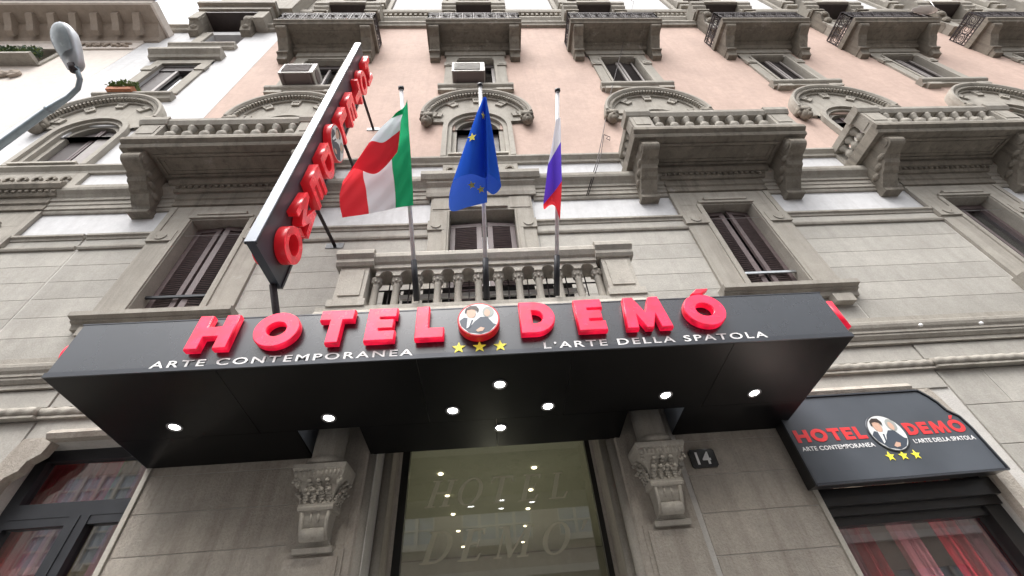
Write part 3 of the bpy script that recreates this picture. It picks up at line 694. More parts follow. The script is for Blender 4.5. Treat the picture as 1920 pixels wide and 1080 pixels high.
for b in BUP:                              # shallow porch over each top-storey door: dark ceiling between carved brackets
    lo = MB()
    for s in (-1, 1):
        lo.ext([(0, 18.62), (-.40, 18.62), (-.44, 18.7), (-.44, 18.84), (-.52, 18.92), (-.52, 19.06), (-.58, 19.12), (-.58, 19.3), (0, 19.3)], s*.62, s*1.12)
        lo.box(s*.64, s*1.02, -.30, 0, 17.2, 18.62)
    lo.box(-.62, .62, -.60, 0, 19.12, 19.32)
    lo = lo.build('porch', STONE, hotel, loc=(b, 0, 0))
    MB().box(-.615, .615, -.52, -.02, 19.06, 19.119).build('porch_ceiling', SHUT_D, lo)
    for s in (-1, 1):
        c = carved_bracket(s*.86, 17.5, .46, lo)
MB().ext([(0, 24.2), (-.3, 24.4), (-.6, 24.6), (-.6, 25), (0, 25.2)], XL, XR).build('roof_cornice', STONE, hotel)
MB().box(XL, XR, .4, 9, 4.0, 25).build('rear_block', DULL, hotel)
MB().box(XL-4, XR, 8, 9, 0, 4.0).build('rear_block', DULL, hotel)

# ------------------------------------------------------------------ portal: pilasters, capitals, engaged columns
def portal_side(x, sg):
    p = MB(); p.box(x-.29, x+.27, -.045, .0, .115, 2.56); p.box(x-.25, x+.23, -.07, -.03, .115, 2.5)
    P = p.build('pilaster', GROUND_STONE, hotel)
    c = MB(); cy = -.16
    def ring(hw, dp, z): return [(x-hw, .0, z), (x-hw, -dp, z), (x+hw, -dp, z), (x+hw, .0, z)]
    lv = [(.175, .09, 2.53), (.18, .11, 2.57), (.15, .08, 2.585), (.125, .09, 2.62), (.125, .12, 2.66), (.12, .17, 2.72), (.125, .20, 2.78), (.13, .215, 2.845), (.16, .24, 2.85), (.165, .25, 2.87), (.16, .245, 2.885), (.165, .25, 2.90), (.15, .23, 2.91), (.14, .225, 2.94), (.15, .24, 3.0), (.175, .265, 3.06), (.195, .29, 3.09), (.225, .33, 3.12), (.235, .345, 3.15), (.24, .35, 3.17), (.25, .37, 3.195), (.25, .37, 3.23), (.2, .33, 3.24)]
    vs = []; fs = []
    for h_ in lv: vs += ring(*h_)
    for i in range(len(lv)-1):
        for k in range(3): fs.append((4*i+k, 4*i+k+1, 4*i+k+5, 4*i+k+4))
    fs += [(0, 1, 2, 3), (len(vs)-4, len(vs)-3, len(vs)-2, len(vs)-1)]
    c.add(vs, fs); c.build('capital', PALE_STONE, P)  # capital and carving coloured paler to look lit where they project
    o = MB()
    def leaf_(cx, y0, z0, hgt, wd_, ax):      # upright leaf that curls out at its tip
        for t in range(5):
            q = t/4; w_ = wd_*math.sin(math.pi*(.18+.72*q)); out = .012+.05*q**2.2
            p_ = (cx, y0-out, z0+hgt*q) if ax == 0 else (cx+ax*out, y0, z0+hgt*q)
            o.ball(p_, w_ if ax == 0 else .022, .022 if ax == 0 else w_, hgt*.17, 6, 4)
        p_ = (cx, y0-.075, z0+hgt*.97) if ax == 0 else (cx+ax*.075, y0, z0+hgt*.97)
        o.ball(p_, wd_*.7, .02, .018, 6, 4)
    for k in range(4): leaf_(x-.108+.072*k, -.225, 2.915, .10, .034, 0)
    for k in range(3): leaf_(x-.085+.085*k, -.25, 2.99, .10, .036, 0)
    for sd_ in (-1, 1):
        for k in range(3): leaf_(x+sd_*.145, -.06-.07*k, 2.915, .10, .03, sd_)
        for k in range(2): leaf_(x+sd_*.16, -.09-.09*k, 2.99, .10, .034, sd_)
        vx = x+sd_*.195
        for t in range(9):                       # corner volute
            q = t*.75; rr = .046*(1-t/10); o.ball((vx+rr*math.cos(q)*.6*sd_, -.315-rr*math.cos(q)*.6, 3.075+rr*math.sin(q)), .016, .016, .016, 5, 4)
        o.tube([(x+sd_*.12, -.215, 2.845), (x+sd_*.115, -.205, 2.76), (x+sd_*.11, -.165, 2.68), (x+sd_*.11, -.12, 2.63)], .02, 6)
    for k in range(13): o.ball((x-.228+.038*k, -.352, 3.182), .013, .014, .014, 5, 4)
    for k in range(11): o.box(x-.21+.04*k-.010, x-.21+.04*k+.010, -.362, -.30, 3.125, 3.168)
    o.tube([(x-.105, -.15, 2.665), (x+.105, -.15, 2.665)], .058, 14)
    o.tube([(x-.035, -.21, 2.84), (x-.035, -.205, 2.75)], .012, 5); o.tube([(x+.035, -.21, 2.84), (x+.035, -.205, 2.75)], .012, 5)
    stuff(o.build('carving', PALE_STONE, P, smooth=True))
    MB().lathe([(.17, 3.24), (.19, 3.26), (.19, 3.29), (.16, 3.31), (.155, 3.33), (.155, 4.45)], x, -.2, 18).build('engaged_column', PALE_STONE if False else STONE, P, smooth=True)
    MB().box(x-.29, x+.28, -.02, .0, 2.56, 4.44).build('backing', GROUND_STONE, P)
portal_side(-1.68, -1); portal_side(1.68, 1)
for s in (-1, 1):                        # deep splayed jamb with roll mouldings
    j = MB(); D_ = .0 if s < 0 else .09
    j.extz([(s*1.42, -.03), (s*1.34, -.05), (s*1.30, .0), (s*1.30, .06), (s*1.25+D_, .08), (s*1.25+D_, .3), (s*1.17+D_, .34), (s*1.17+D_, .75), (s*1.14+D_, .775), (s*1.14+D_, .9), (s*1.42, .9)], .115, 4.0)
    j.build('door_jamb', GROUND_STONE, hotel)
    MB().tube([(s*1.30, .02, .12), (s*1.30, .02, 4.0)], .055, 12).build('roll_moulding', STONE, hotel, smooth=True)
    MB().tube([(s*1.20+D_, .32, .12), (s*1.20+D_, .32, 4.0)], .05, 12).build('roll_moulding', STONE, hotel, smooth=True)
# lobby behind the glass door
lb = MB(); lb.box(-2.6, 2.6, .84, 7.5, 3.80, 3.86); lb.build('lobby_ceiling', CEIL, hotel)
lw = MB(); lw.box(-2.7, -2.6, .9, 7.6, .1, 3.78); lw.box(2.6, 2.7, .9, 7.6, .1, 3.78); lw.box(-2.7, 2.7, 7.5, 7.6, .1, 3.78); lw.build('lobby_wall', LOBBY, hotel)
MB().box(-2.6, 2.6, .9, 7.5, .1, .12).build('lobby_floor', LOBBY, hotel)
for y in (1.75, 2.75, 3.8, 5.0, 6.4):
    for x in (-.78, .58): MB().lathe([(.0, 3.785), (.03, 3.785), (.036, 3.79), (.036, 3.802)], x, y, 14).build('lobby_light', GLOWW, hotel)
door = MB(); door.box(-1.14, -1.05, .78, .86, .12, 3.98); door.box(1.17, 1.26, .78, .86, .12, 3.98); door.box(-1.05, 1.17, .78, .86, 3.86, 3.98); door.box(-.02, .02, .79, .85, .12, 2.2); door.box(-1.05, 1.17, .79, .85, 2.14, 2.2)
door = door.build('glass_door', ENAMEL, hotel)
MB().box(-1.05, 1.17, .815, .825, .13, 3.86).build('pane', DGLASS, door)
# serif italic lettering on the glass, drawn as outlines
def serif(ch):
    S = .055; h = 1.0; th = .17; tn = .07
    def stem(x, w, z0=0, z1=1): return [(x, z0), (x+w, z0), (x+w, z1), (x, z1)]
    def srf(x, w, z): return [(x-.09, z), (x+w+.09, z), (x+w+.09, z+S), (x-.09, z+S)]
    out = []
    if ch == 'H': out = [stem(.1, th), stem(.6, th), [(.2, .48), (.65, .48), (.65, .48+tn), (.2, .48+tn)]] + [srf(x, th, z) for x in (.1, .6) for z in (0, 1-S)]
    if ch == 'E': out = [stem(.1, th), srf(.1, th, 0), srf(.1, th, 1-S), [(.2, 0), (.62, 0), (.68, .22), (.62, .22), (.54, tn), (.2, tn)], [(.2, 1), (.62, 1), (.64, .8), (.6, .8), (.54, 1-tn), (.2, 1-tn)], [(.2, .48), (.48, .48), (.48, .4), (.52, .4), (.52, .64), (.48, .64), (.48, .48+tn), (.2, .48+tn)]]
    if ch == 'L': out = [stem(.1, th), srf(.1, th, 0), srf(.1, th, 1-S), [(.2, 0), (.6, 0), (.66, .25), (.6, .25), (.52, tn), (.2, tn)]]
    if ch == 'T': out = [stem(.3, th), srf(.3, th, 0), [(.0, 1), (.77, 1), (.79, .75), (.74, .75), (.68, 1-tn), (.09, 1-tn), (.03, .75), (-.02, .75)]]
    if ch == 'M': out = [stem(.1, tn), stem(.82, th), srf(.1, tn, 0), srf(.82, th, 0), srf(.06, th, 1-S), srf(.82, th, 1-S), [(.08, 1), (.27, 1), (.58, .16), (.5, 0), (.46, 0)], [(.46, 0), (.52, 0), (.9, .95), (.84, 1)]]
    def ell(cx, cz, rx, rz, a0, a1, n=24): return [(cx+rx*math.cos(R(a0+(a1-a0)*k/n)), cz+rz*math.sin(R(a0+(a1-a0)*k/n))) for k in range(n+1)]
    if ch == 'O':
        out = [('ring', ell(.45, .5, .43, .52, 0, 360)[:-1], ell(.45, .5, .27, .46, 0, 360)[:-1])]
    if ch == 'D':
        out = [stem(.1, th), srf(.1, .1, 0), srf(.1, .1, 1-S), ('ring', [(.2, 0)]+ell(.4, .5, .44, .5, -90, 90)+[(.2, 1)], [(.25, tn)]+ell(.4, .5, .28, .5-tn, -90, 90)+[(.25, 1-tn)])]
    if ch == "'": out = [[(.05, .7), (.12, .7), (.24, 1), (.1, 1)]]
    return out
def glass_letter(ch, x, z, w, h):
    b = MB(); shear = .28
    for k, pl in enumerate(serif(ch)):
        y = .8135-.0006*k
        tf = lambda p: (x+(p[0]+shear*p[1])*w, y, z+p[1]*h)
        if pl[0] == 'ring':
            a, c = pl[1], pl[2]; n = len(a); cl = len(a) == len(c)
            vs = [tf(p) for p in a]+[tf(p) for p in c]; b.add(vs, [(i, (i+1) % n, n+(i+1) % n, n+i) for i in range(n)])
        else: b.add([tf(p) for p in pl], [tuple(range(len(pl)))])
    return b.build('glass_lettering', FROST, door)
for ch, x in zip('HOTEL', (-.84, -.50, -.12, .26, .62)): glass_letter(ch, x, 3.09, .34, .30)
for ch, x in zip("DEMO'", (-.86, -.45, -.06, .45, .86)): glass_letter(ch, x, 2.53, .36, .31)

# ------------------------------------------------------------------ shop windows left and right
def room(x0, x1, y1, z1, parent, cols):
    r = MB(); r.box(x0, x1, y1, y1+.05, .6, z1); r.box(x0, x1, .31, y1, z1, z1+.05); r.box(x0-.05, x0, .31, y1, .6, z1); r.box(x1, x1+.05, .31, y1, .6, z1)
    r.build('room', LOBBY, parent)
    n = len(cols); wd = (x1-x0)/n
    for i, cm in enumerate(cols):
        if cm is None: continue
        vs = []; fs = []; k = 18
        for j in range(k+1):
            xx = x0+wd*i+wd*j/k; yy = .46+.05*math.sin(j*1.9+i)+.02*math.sin(j*.7)
            vs += [(xx, yy, .7), (xx, yy, z1-.02)]
        for j in range(k): fs.append((2*j, 2*j+2, 2*j+3, 2*j+1))
        MB().add(vs, fs).build('curtain', cm, parent, smooth=True)
lwin = MB()
x0, x1, zt = LW[0]-.1, LW[1]+.02, 3.80
lwin.box(x0, x0+.22, .2, .3, .6, zt); lwin.box(x1-.08, x1, .2, .3, .6, zt); lwin.box(x0, x1, .2, .3, zt-.14, zt); lwin.box(x0+.22, x1-.08, .195, .3, 3.08, 3.22)
lwin.box(-4.28, -4.08, .19, .3, .6, 3.08); lwin.box(-4.19, -4.17, .18, .3, .6, 3.08); lwin.box(x0+.22, -4.28, .2, .3, 3.0, 3.08); lwin.box(-4.08, x1-.08, .2, .3, 3.0, 3.08)
lwin = lwin.build('shop_window', FRAMEG, hotel)
MB().box(x0+.1, x1-.04, .25, .256, .65, zt-.1).build('pane', GLASS, lwin)
room(x0-.4, x1+.3, 1.6, 3.76, lwin, [CURT, CURT, CURT, CURT, CURTP, CURT, CURTO, CURTP, CURT, CURTP, CURT])
MB().ball((-3.75, .9, 3.56), .05, .05, .05).build('bulb', GLOWW, lwin)
rwin = MB(); x0, x1 = RW[0]-.02, RW[1]+.12
rwin.box(x0, x0+.08, .15, .3, .6, 3.8); rwin.box(x1-.3, x1, .15, .3, .6, 3.8); rwin.box(x0, x1, .05, .3, 2.62, 2.78); rwin.box(x0, x1, .12, .3, 2.54, 2.62); rwin.box(x0+.08, x1-.3, .18, .3, 2.46, 2.54)
rwin = rwin.build('shop_window', ENAMEL, hotel)
MB().box(x0+.05, x1-.2, .25, .256, .65, 2.5).build('pane', GLASS, rwin)
room(x0-.3, x1+.3, 1.5, 2.9, rwin, [CURTP, CURT, CURTP, CURT, None, CURTP, None, CURT, CURTP, CURT, CURT])

# ------------------------------------------------------------------ letters
def rect(x0, x1, y0, y1): return [(x0, y0), (x1, y0), (x1, y1), (x0, y1)]
def circ(cx, cy, r, n=40, ry=None): return [(cx+r*math.cos(2*math.pi*k/n), cy+(ry or r)*math.sin(2*math.pi*k/n)) for k in range(n)]
def glyphs(s_):
    q = 1-s_; h0, h1 = .5-s_*.48, .5+s_*.48
    return {
     'H': ([[(0, 0), (s_, 0), (s_, h0), (.95-s_, h0), (.95-s_, 0), (.95, 0), (.95, 1), (.95-s_, 1), (.95-s_, h1), (s_, h1), (s_, 1), (0, 1)]], .95),
     'T': ([[(.405-s_/2, 0), (.405+s_/2, 0), (.405+s_/2, q), (.81, q), (.81, 1), (0, 1), (0, q), (.405-s_/2, q)]], .81),
     'E': ([[(0, 0), (.70, 0), (.70, s_*.92), (s_, s_*.92), (s_, .5-s_*.45), (.64, .5-s_*.45), (.64, .5+s_*.45), (s_, .5+s_*.45), (s_, 1-s_*.92), (.70, 1-s_*.92), (.70, 1), (0, 1)]], .70),
     'L': ([[(0, 0), (.68, 0), (.68, s_), (s_, s_), (s_, 1), (0, 1)]], .68),
     'M': ([[(0, 0), (s_*.97, 0), (s_*.97+.05, .25+s_), (.59-s_*.27, 0), (.59+s_*.27, 0), (1.13-s_*.97, .25+s_), (1.18-s_*.97, 0), (1.18, 0), (1.06, 1), (1.06-s_*.82, 1), (.59, .15+s_), (.12+s_*.82, 1), (.12, 1)]], 1.18),
     'O': ([circ(.55, .5, .55, ry=.53), circ(.55, .5, .55-s_, ry=.53-s_)], 1.1),
     'D': ([[(0, 0), (.36, 0)]+[(.36+.52*math.sin(R(a)), .5-.5*math.cos(R(a))) for a in range(10, 180, 10)]+[(.36, 1), (0, 1)], [(s_, s_*.95), (.37, s_*.95)]+[(.37+(.5-s_*.95)*math.sin(R(a)), .5-(.5-s_*.95)*math.cos(R(a))) for a in range(15, 180, 15)]+[(.37, 1-s_*.95), (s_, 1-s_*.95)]], .88)}
GLY = glyphs(.27); GLY_SLIM = glyphs(.21)
def glyph(ch, h, depth, bevel):
    lps, w = GLY[ch]; return curve_mesh([[(x*h, y*h) for x, y in l] for l in lps], depth, bevel), w*h
def star_loop(r, r2=None, a=90):
    r2 = r2 or r*.42
    return [((r if k % 2 == 0 else r2)*math.cos(R(a+36*k)), (r if k % 2 == 0 else r2)*math.sin(R(a+36*k))) for k in range(10)]
def portrait(parent, c, r, rot, red, thick, prefix=''):
    """round picture: two generic figures, dark suit, on a pale ground (flat print); local x right, y up, z out"""
    root = link('picture_disc', setmat(curve_mesh([circ(0, 0, r, 48)], thick, .006), red), parent, c, rot)
    z = thick/2+.001
    def flat(name, loops, mat, dz): 
        me = setmat(curve_mesh(loops, .0012), mat); return link(name, me, root, (0, 0, z+dz))
    flat('picture_print', [circ(0, 0, r*.95, 48)], PRINTBG, 0)
    k = r*.95
    def clip(pts): 
        out = []
        for x, y in pts:
            d = math.hypot(x, y); out.append((x*k if d <= .985 else x/d*.985*k, y*k if d <= .985 else y/d*.985*k))
        return out
    flat('picture_print', [clip([(-.98, -.1), (-.75, .12), (-.45, .05), (-.3, -.25), (.1, .12), (.45, .1), (.75, -.35), (.9, -.4), (.55, -.82), (.1, -.98), (-.5, -.86), (-.9, -.45)])], SUIT, .0015)
    flat('picture_print', [clip([(-.55, .1), (-.25, .02), (-.2, -.15), (-.35, -.4), (-.62, -.6)])], WHITEP, .003)
    flat('picture_print', [clip([(-.36, -.05), (-.27, -.08), (-.4, -.5), (-.52, -.6)])], SUIT, .0045)
    flat('picture_print', [clip([(-.38+.24*math.cos(R(a)), .38+.34*math.sin(R(a))) for a in range(0, 360, 20)])], SKIN, .0045)
    flat('picture_print', [clip([(-.72, .42), (-.66, .7), (-.42, .86), (-.1, .84), (.03, .62), (-.04, .4), (-.14, .58), (-.36, .64), (-.58, .6), (-.64, .4)])], HAIR, .006)
    flat('picture_print', [clip([(.5+.3*math.cos(R(a)), .42+.36*math.sin(R(a))) for a in range(0, 360, 20)])], GREYH, .003)
    flat('picture_print', [clip([(.45+.15*math.cos(R(a)), .36+.24*math.sin(R(a))) for a in range(0, 360, 20)])], SKIN, .0045)
    flat('picture_print', [clip([(-.15, -.75), (.1, -.55), (.3, -.62), (.2, -.8), (-.05, -.85)])], SKIN, .0045)
    return root

# ------------------------------------------------------------------ entrance canopy
CX0, CX1, CYF, ZB0, ZB1, ZT = -3.58, 3.27, -1.52, 3.42, 3.60, 4.14
def zu(y): return ZB0+(ZB1-ZB0)*(y/CYF)
canopy = thing('entrance_canopy', 'long black boxy entrance canopy with glowing red letters and small downlights', 'canopy', (0, 0, 0))
NL = (-1.91, -1.31); NR = (1.39, 1.99); NY = -.55
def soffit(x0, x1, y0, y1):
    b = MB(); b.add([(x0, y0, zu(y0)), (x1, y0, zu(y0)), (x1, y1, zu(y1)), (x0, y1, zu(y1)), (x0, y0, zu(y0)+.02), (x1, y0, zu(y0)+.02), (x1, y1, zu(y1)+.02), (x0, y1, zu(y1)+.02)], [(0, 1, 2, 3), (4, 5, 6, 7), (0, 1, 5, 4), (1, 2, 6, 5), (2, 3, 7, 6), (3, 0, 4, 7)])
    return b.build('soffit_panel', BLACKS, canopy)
xsn = [CX0, -2.25, NL[0], NL[1], -.62, .72, NR[0], NR[1], CX1]; G = .0025
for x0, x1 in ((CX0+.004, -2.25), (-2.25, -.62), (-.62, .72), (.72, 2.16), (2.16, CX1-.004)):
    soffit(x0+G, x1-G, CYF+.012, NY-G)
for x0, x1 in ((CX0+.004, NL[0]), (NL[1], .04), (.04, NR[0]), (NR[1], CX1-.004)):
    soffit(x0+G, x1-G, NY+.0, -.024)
for a, b_ in (NL, NR):
    n = MB()
    for xx in (a-.012, b_): n.ext([(NY, zu(NY)+.021), (-.03, zu(-.03)+.021), (-.03, ZT-.05), (NY, ZT-.05)], xx, xx+.012)
    n.box(a-.012, b_+.012, NY-.012, NY, zu(NY)+.022, ZT-.05); n.build('notch_lining', SIGNEDGE, canopy)
MB().box(CX0+.012, CX1-.012, CYF, CYF+.008, ZB1+.045, ZT-.012).build('front_panel', BLACKP, canopy)
MB().box(CX0, CX1, CYF-.006, CYF+.011, ZB1, ZB1+.044).build('bottom_trim', TRIM, canopy)
MB().box(CX0, CX1, CYF-.004, CYF+.02, ZT-.011, ZT).build('top_trim', TRIM, canopy)
MB().box(CX0, CX1, CYF+.021, 0, ZT-.02, ZT-.002).build('top_panel', BLACKP, canopy)
for x in (CX0, CX1):
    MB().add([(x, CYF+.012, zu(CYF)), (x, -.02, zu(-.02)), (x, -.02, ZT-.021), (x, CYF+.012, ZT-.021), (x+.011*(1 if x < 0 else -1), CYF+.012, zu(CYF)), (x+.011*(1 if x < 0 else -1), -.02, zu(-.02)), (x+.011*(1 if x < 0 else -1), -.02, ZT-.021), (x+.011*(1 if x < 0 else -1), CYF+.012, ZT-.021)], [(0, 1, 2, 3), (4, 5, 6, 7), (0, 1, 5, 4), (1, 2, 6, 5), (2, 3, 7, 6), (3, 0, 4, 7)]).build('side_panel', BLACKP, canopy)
dl_ring = MB().lathe([(.045, .006), (.05, -.003), (.066, -.006), (.07, .0), (.07, .012), (.045, .012)], 0, 0, 28).mesh('downlight', plain('downlight_trim', (.30, .30, .31), .35, .6), True)
dl_disc = MB().lathe([(.0, .004), (.046, .004), (.046, .011), (0, .011)], 0, 0, 24).mesh('lamp_disc', GLOW)
for x, y in ((-2.95, -.74), (-1.55, -.74), (.08, -1.11), (-.38, -.74), (.55, -.72), (.08, -.39), (1.72, -.79), (2.65, -.74)):
    d = link('downlight', dl_ring, canopy, (x, y, zu(y)-.004), (math.atan((ZB1-ZB0)/CYF), 0, 0)); link('lamp_disc', dl_disc, d, (0, 0, -.003))
    sp = bpy.data.lights.new('downlight_beam', 'SPOT'); sp.energy = 9; sp.color = (1, .95, .87); sp.spot_size = R(115); sp.spot_blend = .9; sp.shadow_soft_size = .04
    so_ = bpy.data.objects.new('downlight_beam', sp); COL.objects.link(so_); so_.location = (x, y, zu(y)-.03)
h = .335; z0 = 3.765; yf = CYF-.04
for ch, xc in (('H', -2.36), ('O', -1.83), ('T', -1.335), ('E', -.94), ('L', -.515), ('D', .44), ('E', .92), ('M', 1.43), ('O', 1.99)):
    me, wd = glyph(ch, h if ch != 'O' else h*.98, .07, .012); setmat(me, REDLIT); L_ = link('letter', me, canopy, (xc-wd/2, yf, z0), FACE)
    k_ = h if ch != 'O' else h*.98
    link('letter_face', setmat(curve_mesh([[(x*k_, y*k_) for x, y in l] for l in GLY[ch][0]], .010, .002, .004), REDFACE), L_, (0, 0, .034))
link('letter_accent', setmat(curve_mesh([[(0, 0), (.08, 0), (.15, .05), (.06, .05)]], .07, .008), REDLIT), canopy, (1.95, yf, z0+h+.028), FACE)
portrait(canopy, (-.085, CYF-.06, 3.915), .18, FACE, RED, .09)
def lettering(txt, x0, x1, z, hh, y, mat, parent, bold=.012, sp=1.25):
    me = fit_text(text_mesh(txt, .002, bold, sp), x1-x0, hh); setmat(me, mat); return stuff(link('lettering', me, parent, (x0, y, z), FACE))
lettering('ARTE CONTEMPORANEA', -2.78, -.65, 3.632, .066, CYF-.007, WHITEP, canopy)
lettering('L\u2019ARTE DELLA SPATOLA', .47, 2.48, 3.632, .066, CYF-.007, WHITEP, canopy)
for x in (-.263, -.085, .094): link('star', setmat(curve_mesh([star_loop(.06)], .004), YELLOW), canopy, (x, CYF-.007, 3.685), FACE)
for s, x in ((-1, CX0), (1, CX1)):       # red letters on the two ends
    for ch, y in ((('H' if s > 0 else 'O'), -1.505), ('O', -1.05), ('T', -.6)):
        me, wd = glyph(ch, .30, .06 if s > 0 else .03, .006); setmat(me, REDLIT)
        link('letter', me, canopy, (x+s*(.031 if s > 0 else .008), (y if s > 0 else y+wd), 3.72), (R(90), 0, R(90) if s > 0 else R(-90)))

# ------------------------------------------------------------------ blade sign
SX0, SX1, SY0, SY1, SZ0, SZ1 = -2.54, -2.42, -1.58, -.84, 5.14, 11.5
blade = thing('blade_sign', 'tall black blade sign with stacked red letters, strutted off the facade', 'sign', (-2.5, 0, SZ0))
off = Vector((2.5, 0, -SZ0))
def bl(name, b, mat, smooth=False):
    b.v = [tuple(Vector(p)+off) for p in b.v]; return b.build(name, mat, blade, smooth)
bl('sign_box', MB().box(SX0+.012, SX1-.012, SY0+.012, SY1, SZ0, SZ1), SIGNG)
bl('front_strip', MB().box(SX0, SX1, SY0, SY0+.011, SZ0+.005, SZ1), SIGNEDGE)
e = MB(); e.box(SX1-.011, SX1+.006, SY0+.0115, SY0+.04, SZ0, SZ1); e.box(SX1-.011, SX1+.006, SY1-.03, SY1+.004, SZ0, SZ1); e.box(SX0-.006, SX0+.011, SY0+.0115, SY0+.04, SZ0, SZ1); bl('edge_trim', e, TRIM)
lz = 5.25; lh = .455
seq = [('O', .5), ('M', .5), ('E', .5), ('D', .5), (None, .66), ('L', .5), ('E', .5), ('T', .5), ('O', .5), ('H', .5)]
tot = SZ1-.08-lz; pitch = tot/len(seq)
for i, (ch, hh) in enumerate(seq):
    zc = lz+pitch*(i+.5)
    for side in (1, -1):
        xx = SX1+.065 if side > 0 else SX0-.065; rot = (R(90), 0, R(90)) if side > 0 else (R(90), 0, R(-90))
        yc = (SY0+SY1)/2+.06
        if ch:
            lps, w0 = GLY_SLIM[ch]; sx = .43/w0; me = curve_mesh([[(x*sx, y*lh) for x, y in l] for l in lps], .12, .005); setmat(me, RED)
            L_ = link('letter', me, blade, Vector((xx, yc-.215*side, zc-lh/2))+off, rot)
            link('letter_face', setmat(curve_mesh([[(x*sx, y*lh) for x, y in l] for l in lps], .012, .002, .004), REDFACE2), L_, (0, 0, .058))
        else: portrait(blade, Vector((xx, yc, zc))+off, .29, rot, RED, .12)
    if ch == 'O' and i == 0:
        link('letter_accent', setmat(curve_mesh([[(0, 0), (.1, 0), (.2, .09), (.08, .09)]], .12, .01), RED), blade, Vector((SX1+.065, (SY0+SY1)/2-.02, zc+lh/2+.0))+off, (R(90), 0, R(90)))
for z in (6.9, 8.9, 10.9):
    s = MB(); s.tube([(-2.5, SY1, z), (-2.42, 0, z-.04)], .028, 10); bl('strut', s, IRON, True)
    bl('strut_plate', MB().box(-2.56, -2.28, -.015, 0, z-.10, z+.02), FRAMEG)
bl('foot_strut', MB().tube([(-2.5, SY1-.08, SZ0), (-2.42, -.5, 4.6), (-2.4, 0, 4.55)], .04, 10), IRON, True)
bl('junction_box', MB().box(-2.32, -1.98, -.1, -.0, 4.93, 5.02), FRAMEG)

# ------------------------------------------------------------------ wall sign on the right
ws = thing('shop_sign', 'grey shouldered fascia sign with red and white lettering and oval picture over shop window', 'sign', (4.2, 0, 2.75))
Z = Vector((-4.2, 0, -2.75)); ys = -.18
outl = [(3.19, 2.76), (5.27, 2.78), (5.25, 3.22), (5.22, 3.36), (5.13, 3.44), (5.10, 3.54), (5.05, 3.62), (4.98, 3.70), (3.19, 3.70)]
def wsb(name, b, mat): b.v = [tuple(Vector(p)+Z) for p in b.v]; return b.build(name, mat, ws)
wsb('sign_box', MB().exty(outl, ys+.012, -.02), ENAMEL)
wsb('sign_face', MB().exty([(4.22+(x-4.22)*.985, 3.23+(z-3.23)*.965) for x, z in outl], ys, ys+.011), SIGNG)
e = MB()
for (a, b_) in zip(outl, outl[1:]+outl[:1]):
    a, b_ = Vector((a[0], ys-.004, a[1])), Vector((b_[0], ys-.004, b_[1])); t = (b_-a)
    e.obox((a+b_)/2+Vector((0, 0, 0)), t/2, Vector((0, .012, 0)), Vector((0, 1, 0)).cross(t.normalized())*.009)
wsb('sign_rim', e, TRIM)
def wl(txt, x0, x1, z, hh, mat, bold=.0): 
    me = fit_text(text_mesh(txt, .002, bold, 1.06), x1-x0, hh); setmat(me, mat); return stuff(link('lettering', me, ws, Vector((x0, ys-.003, z))+Z, FACE))
def word(txt, x0, x1, z, hh):
    ws_ = [GLY[c][1] for c in txt]; gap = .16; k = (x1-x0)/(sum(ws_)+gap*(len(txt)-1)); x = x0
    for c, w0 in zip(txt, ws_):
        link('letter', setmat(curve_mesh([[(px*k, py*hh) for px, py in l] for l in GLY[c][0]], .003), REDP), ws, Vector((x, ys-.003, z))+Z, FACE); x += (w0+gap)*k
word('HOTEL', 3.24, 4.03, 3.185, .135); word('DEMO', 4.50, 5.19, 3.19, .135)
link('letter_accent', setmat(curve_mesh([[(0, 0), (.03, 0), (.07, .04), (.03, .04)]], .003), REDP), ws, Vector((5.08, ys-.003, 3.338))+Z, FACE)
wl('ARTE CONTEMPORANEA', 3.24, 4.05, 3.095, .045, WHITEP, .015); wl('L\u2019ARTE DELLA SPATOLA', 4.50, 5.20, 3.10, .045, WHITEP, .015)
portrait(ws, Vector((4.27, ys-.004, 3.23))+Z, .2, FACE, TRIM, .014)
for x in (4.13, 4.275, 4.415): link('star', setmat(curve_mesh([star_loop(.052)], .004), YELLOW), ws, Vector((x, ys-.004, 2.985))+Z, FACE)

# ------------------------------------------------------------------ house number
np_ = MB(); np_.exty([(2.11, 3.05), (2.35, 3.05), (2.37, 3.07), (2.37, 3.22), (2.35, 3.24), (2.11, 3.24), (2.09, 3.22), (2.09, 3.07)], -.045, -.016)
np_.v = [(x-2.23, y, z-3.05) for x, y, z in np_.v]
num = tag(np_.build('house_number', ENAMEL, None, loc=(2.23, 0, 3.05)), 'small black enamel plate with white house number 14 beside the portal', 'number plate')
link('numerals', setmat(fit_text(text_mesh('14', .002, .02, 1.1), .155, .13), WHITEP), num, (-.08, -.047, .03), FACE)

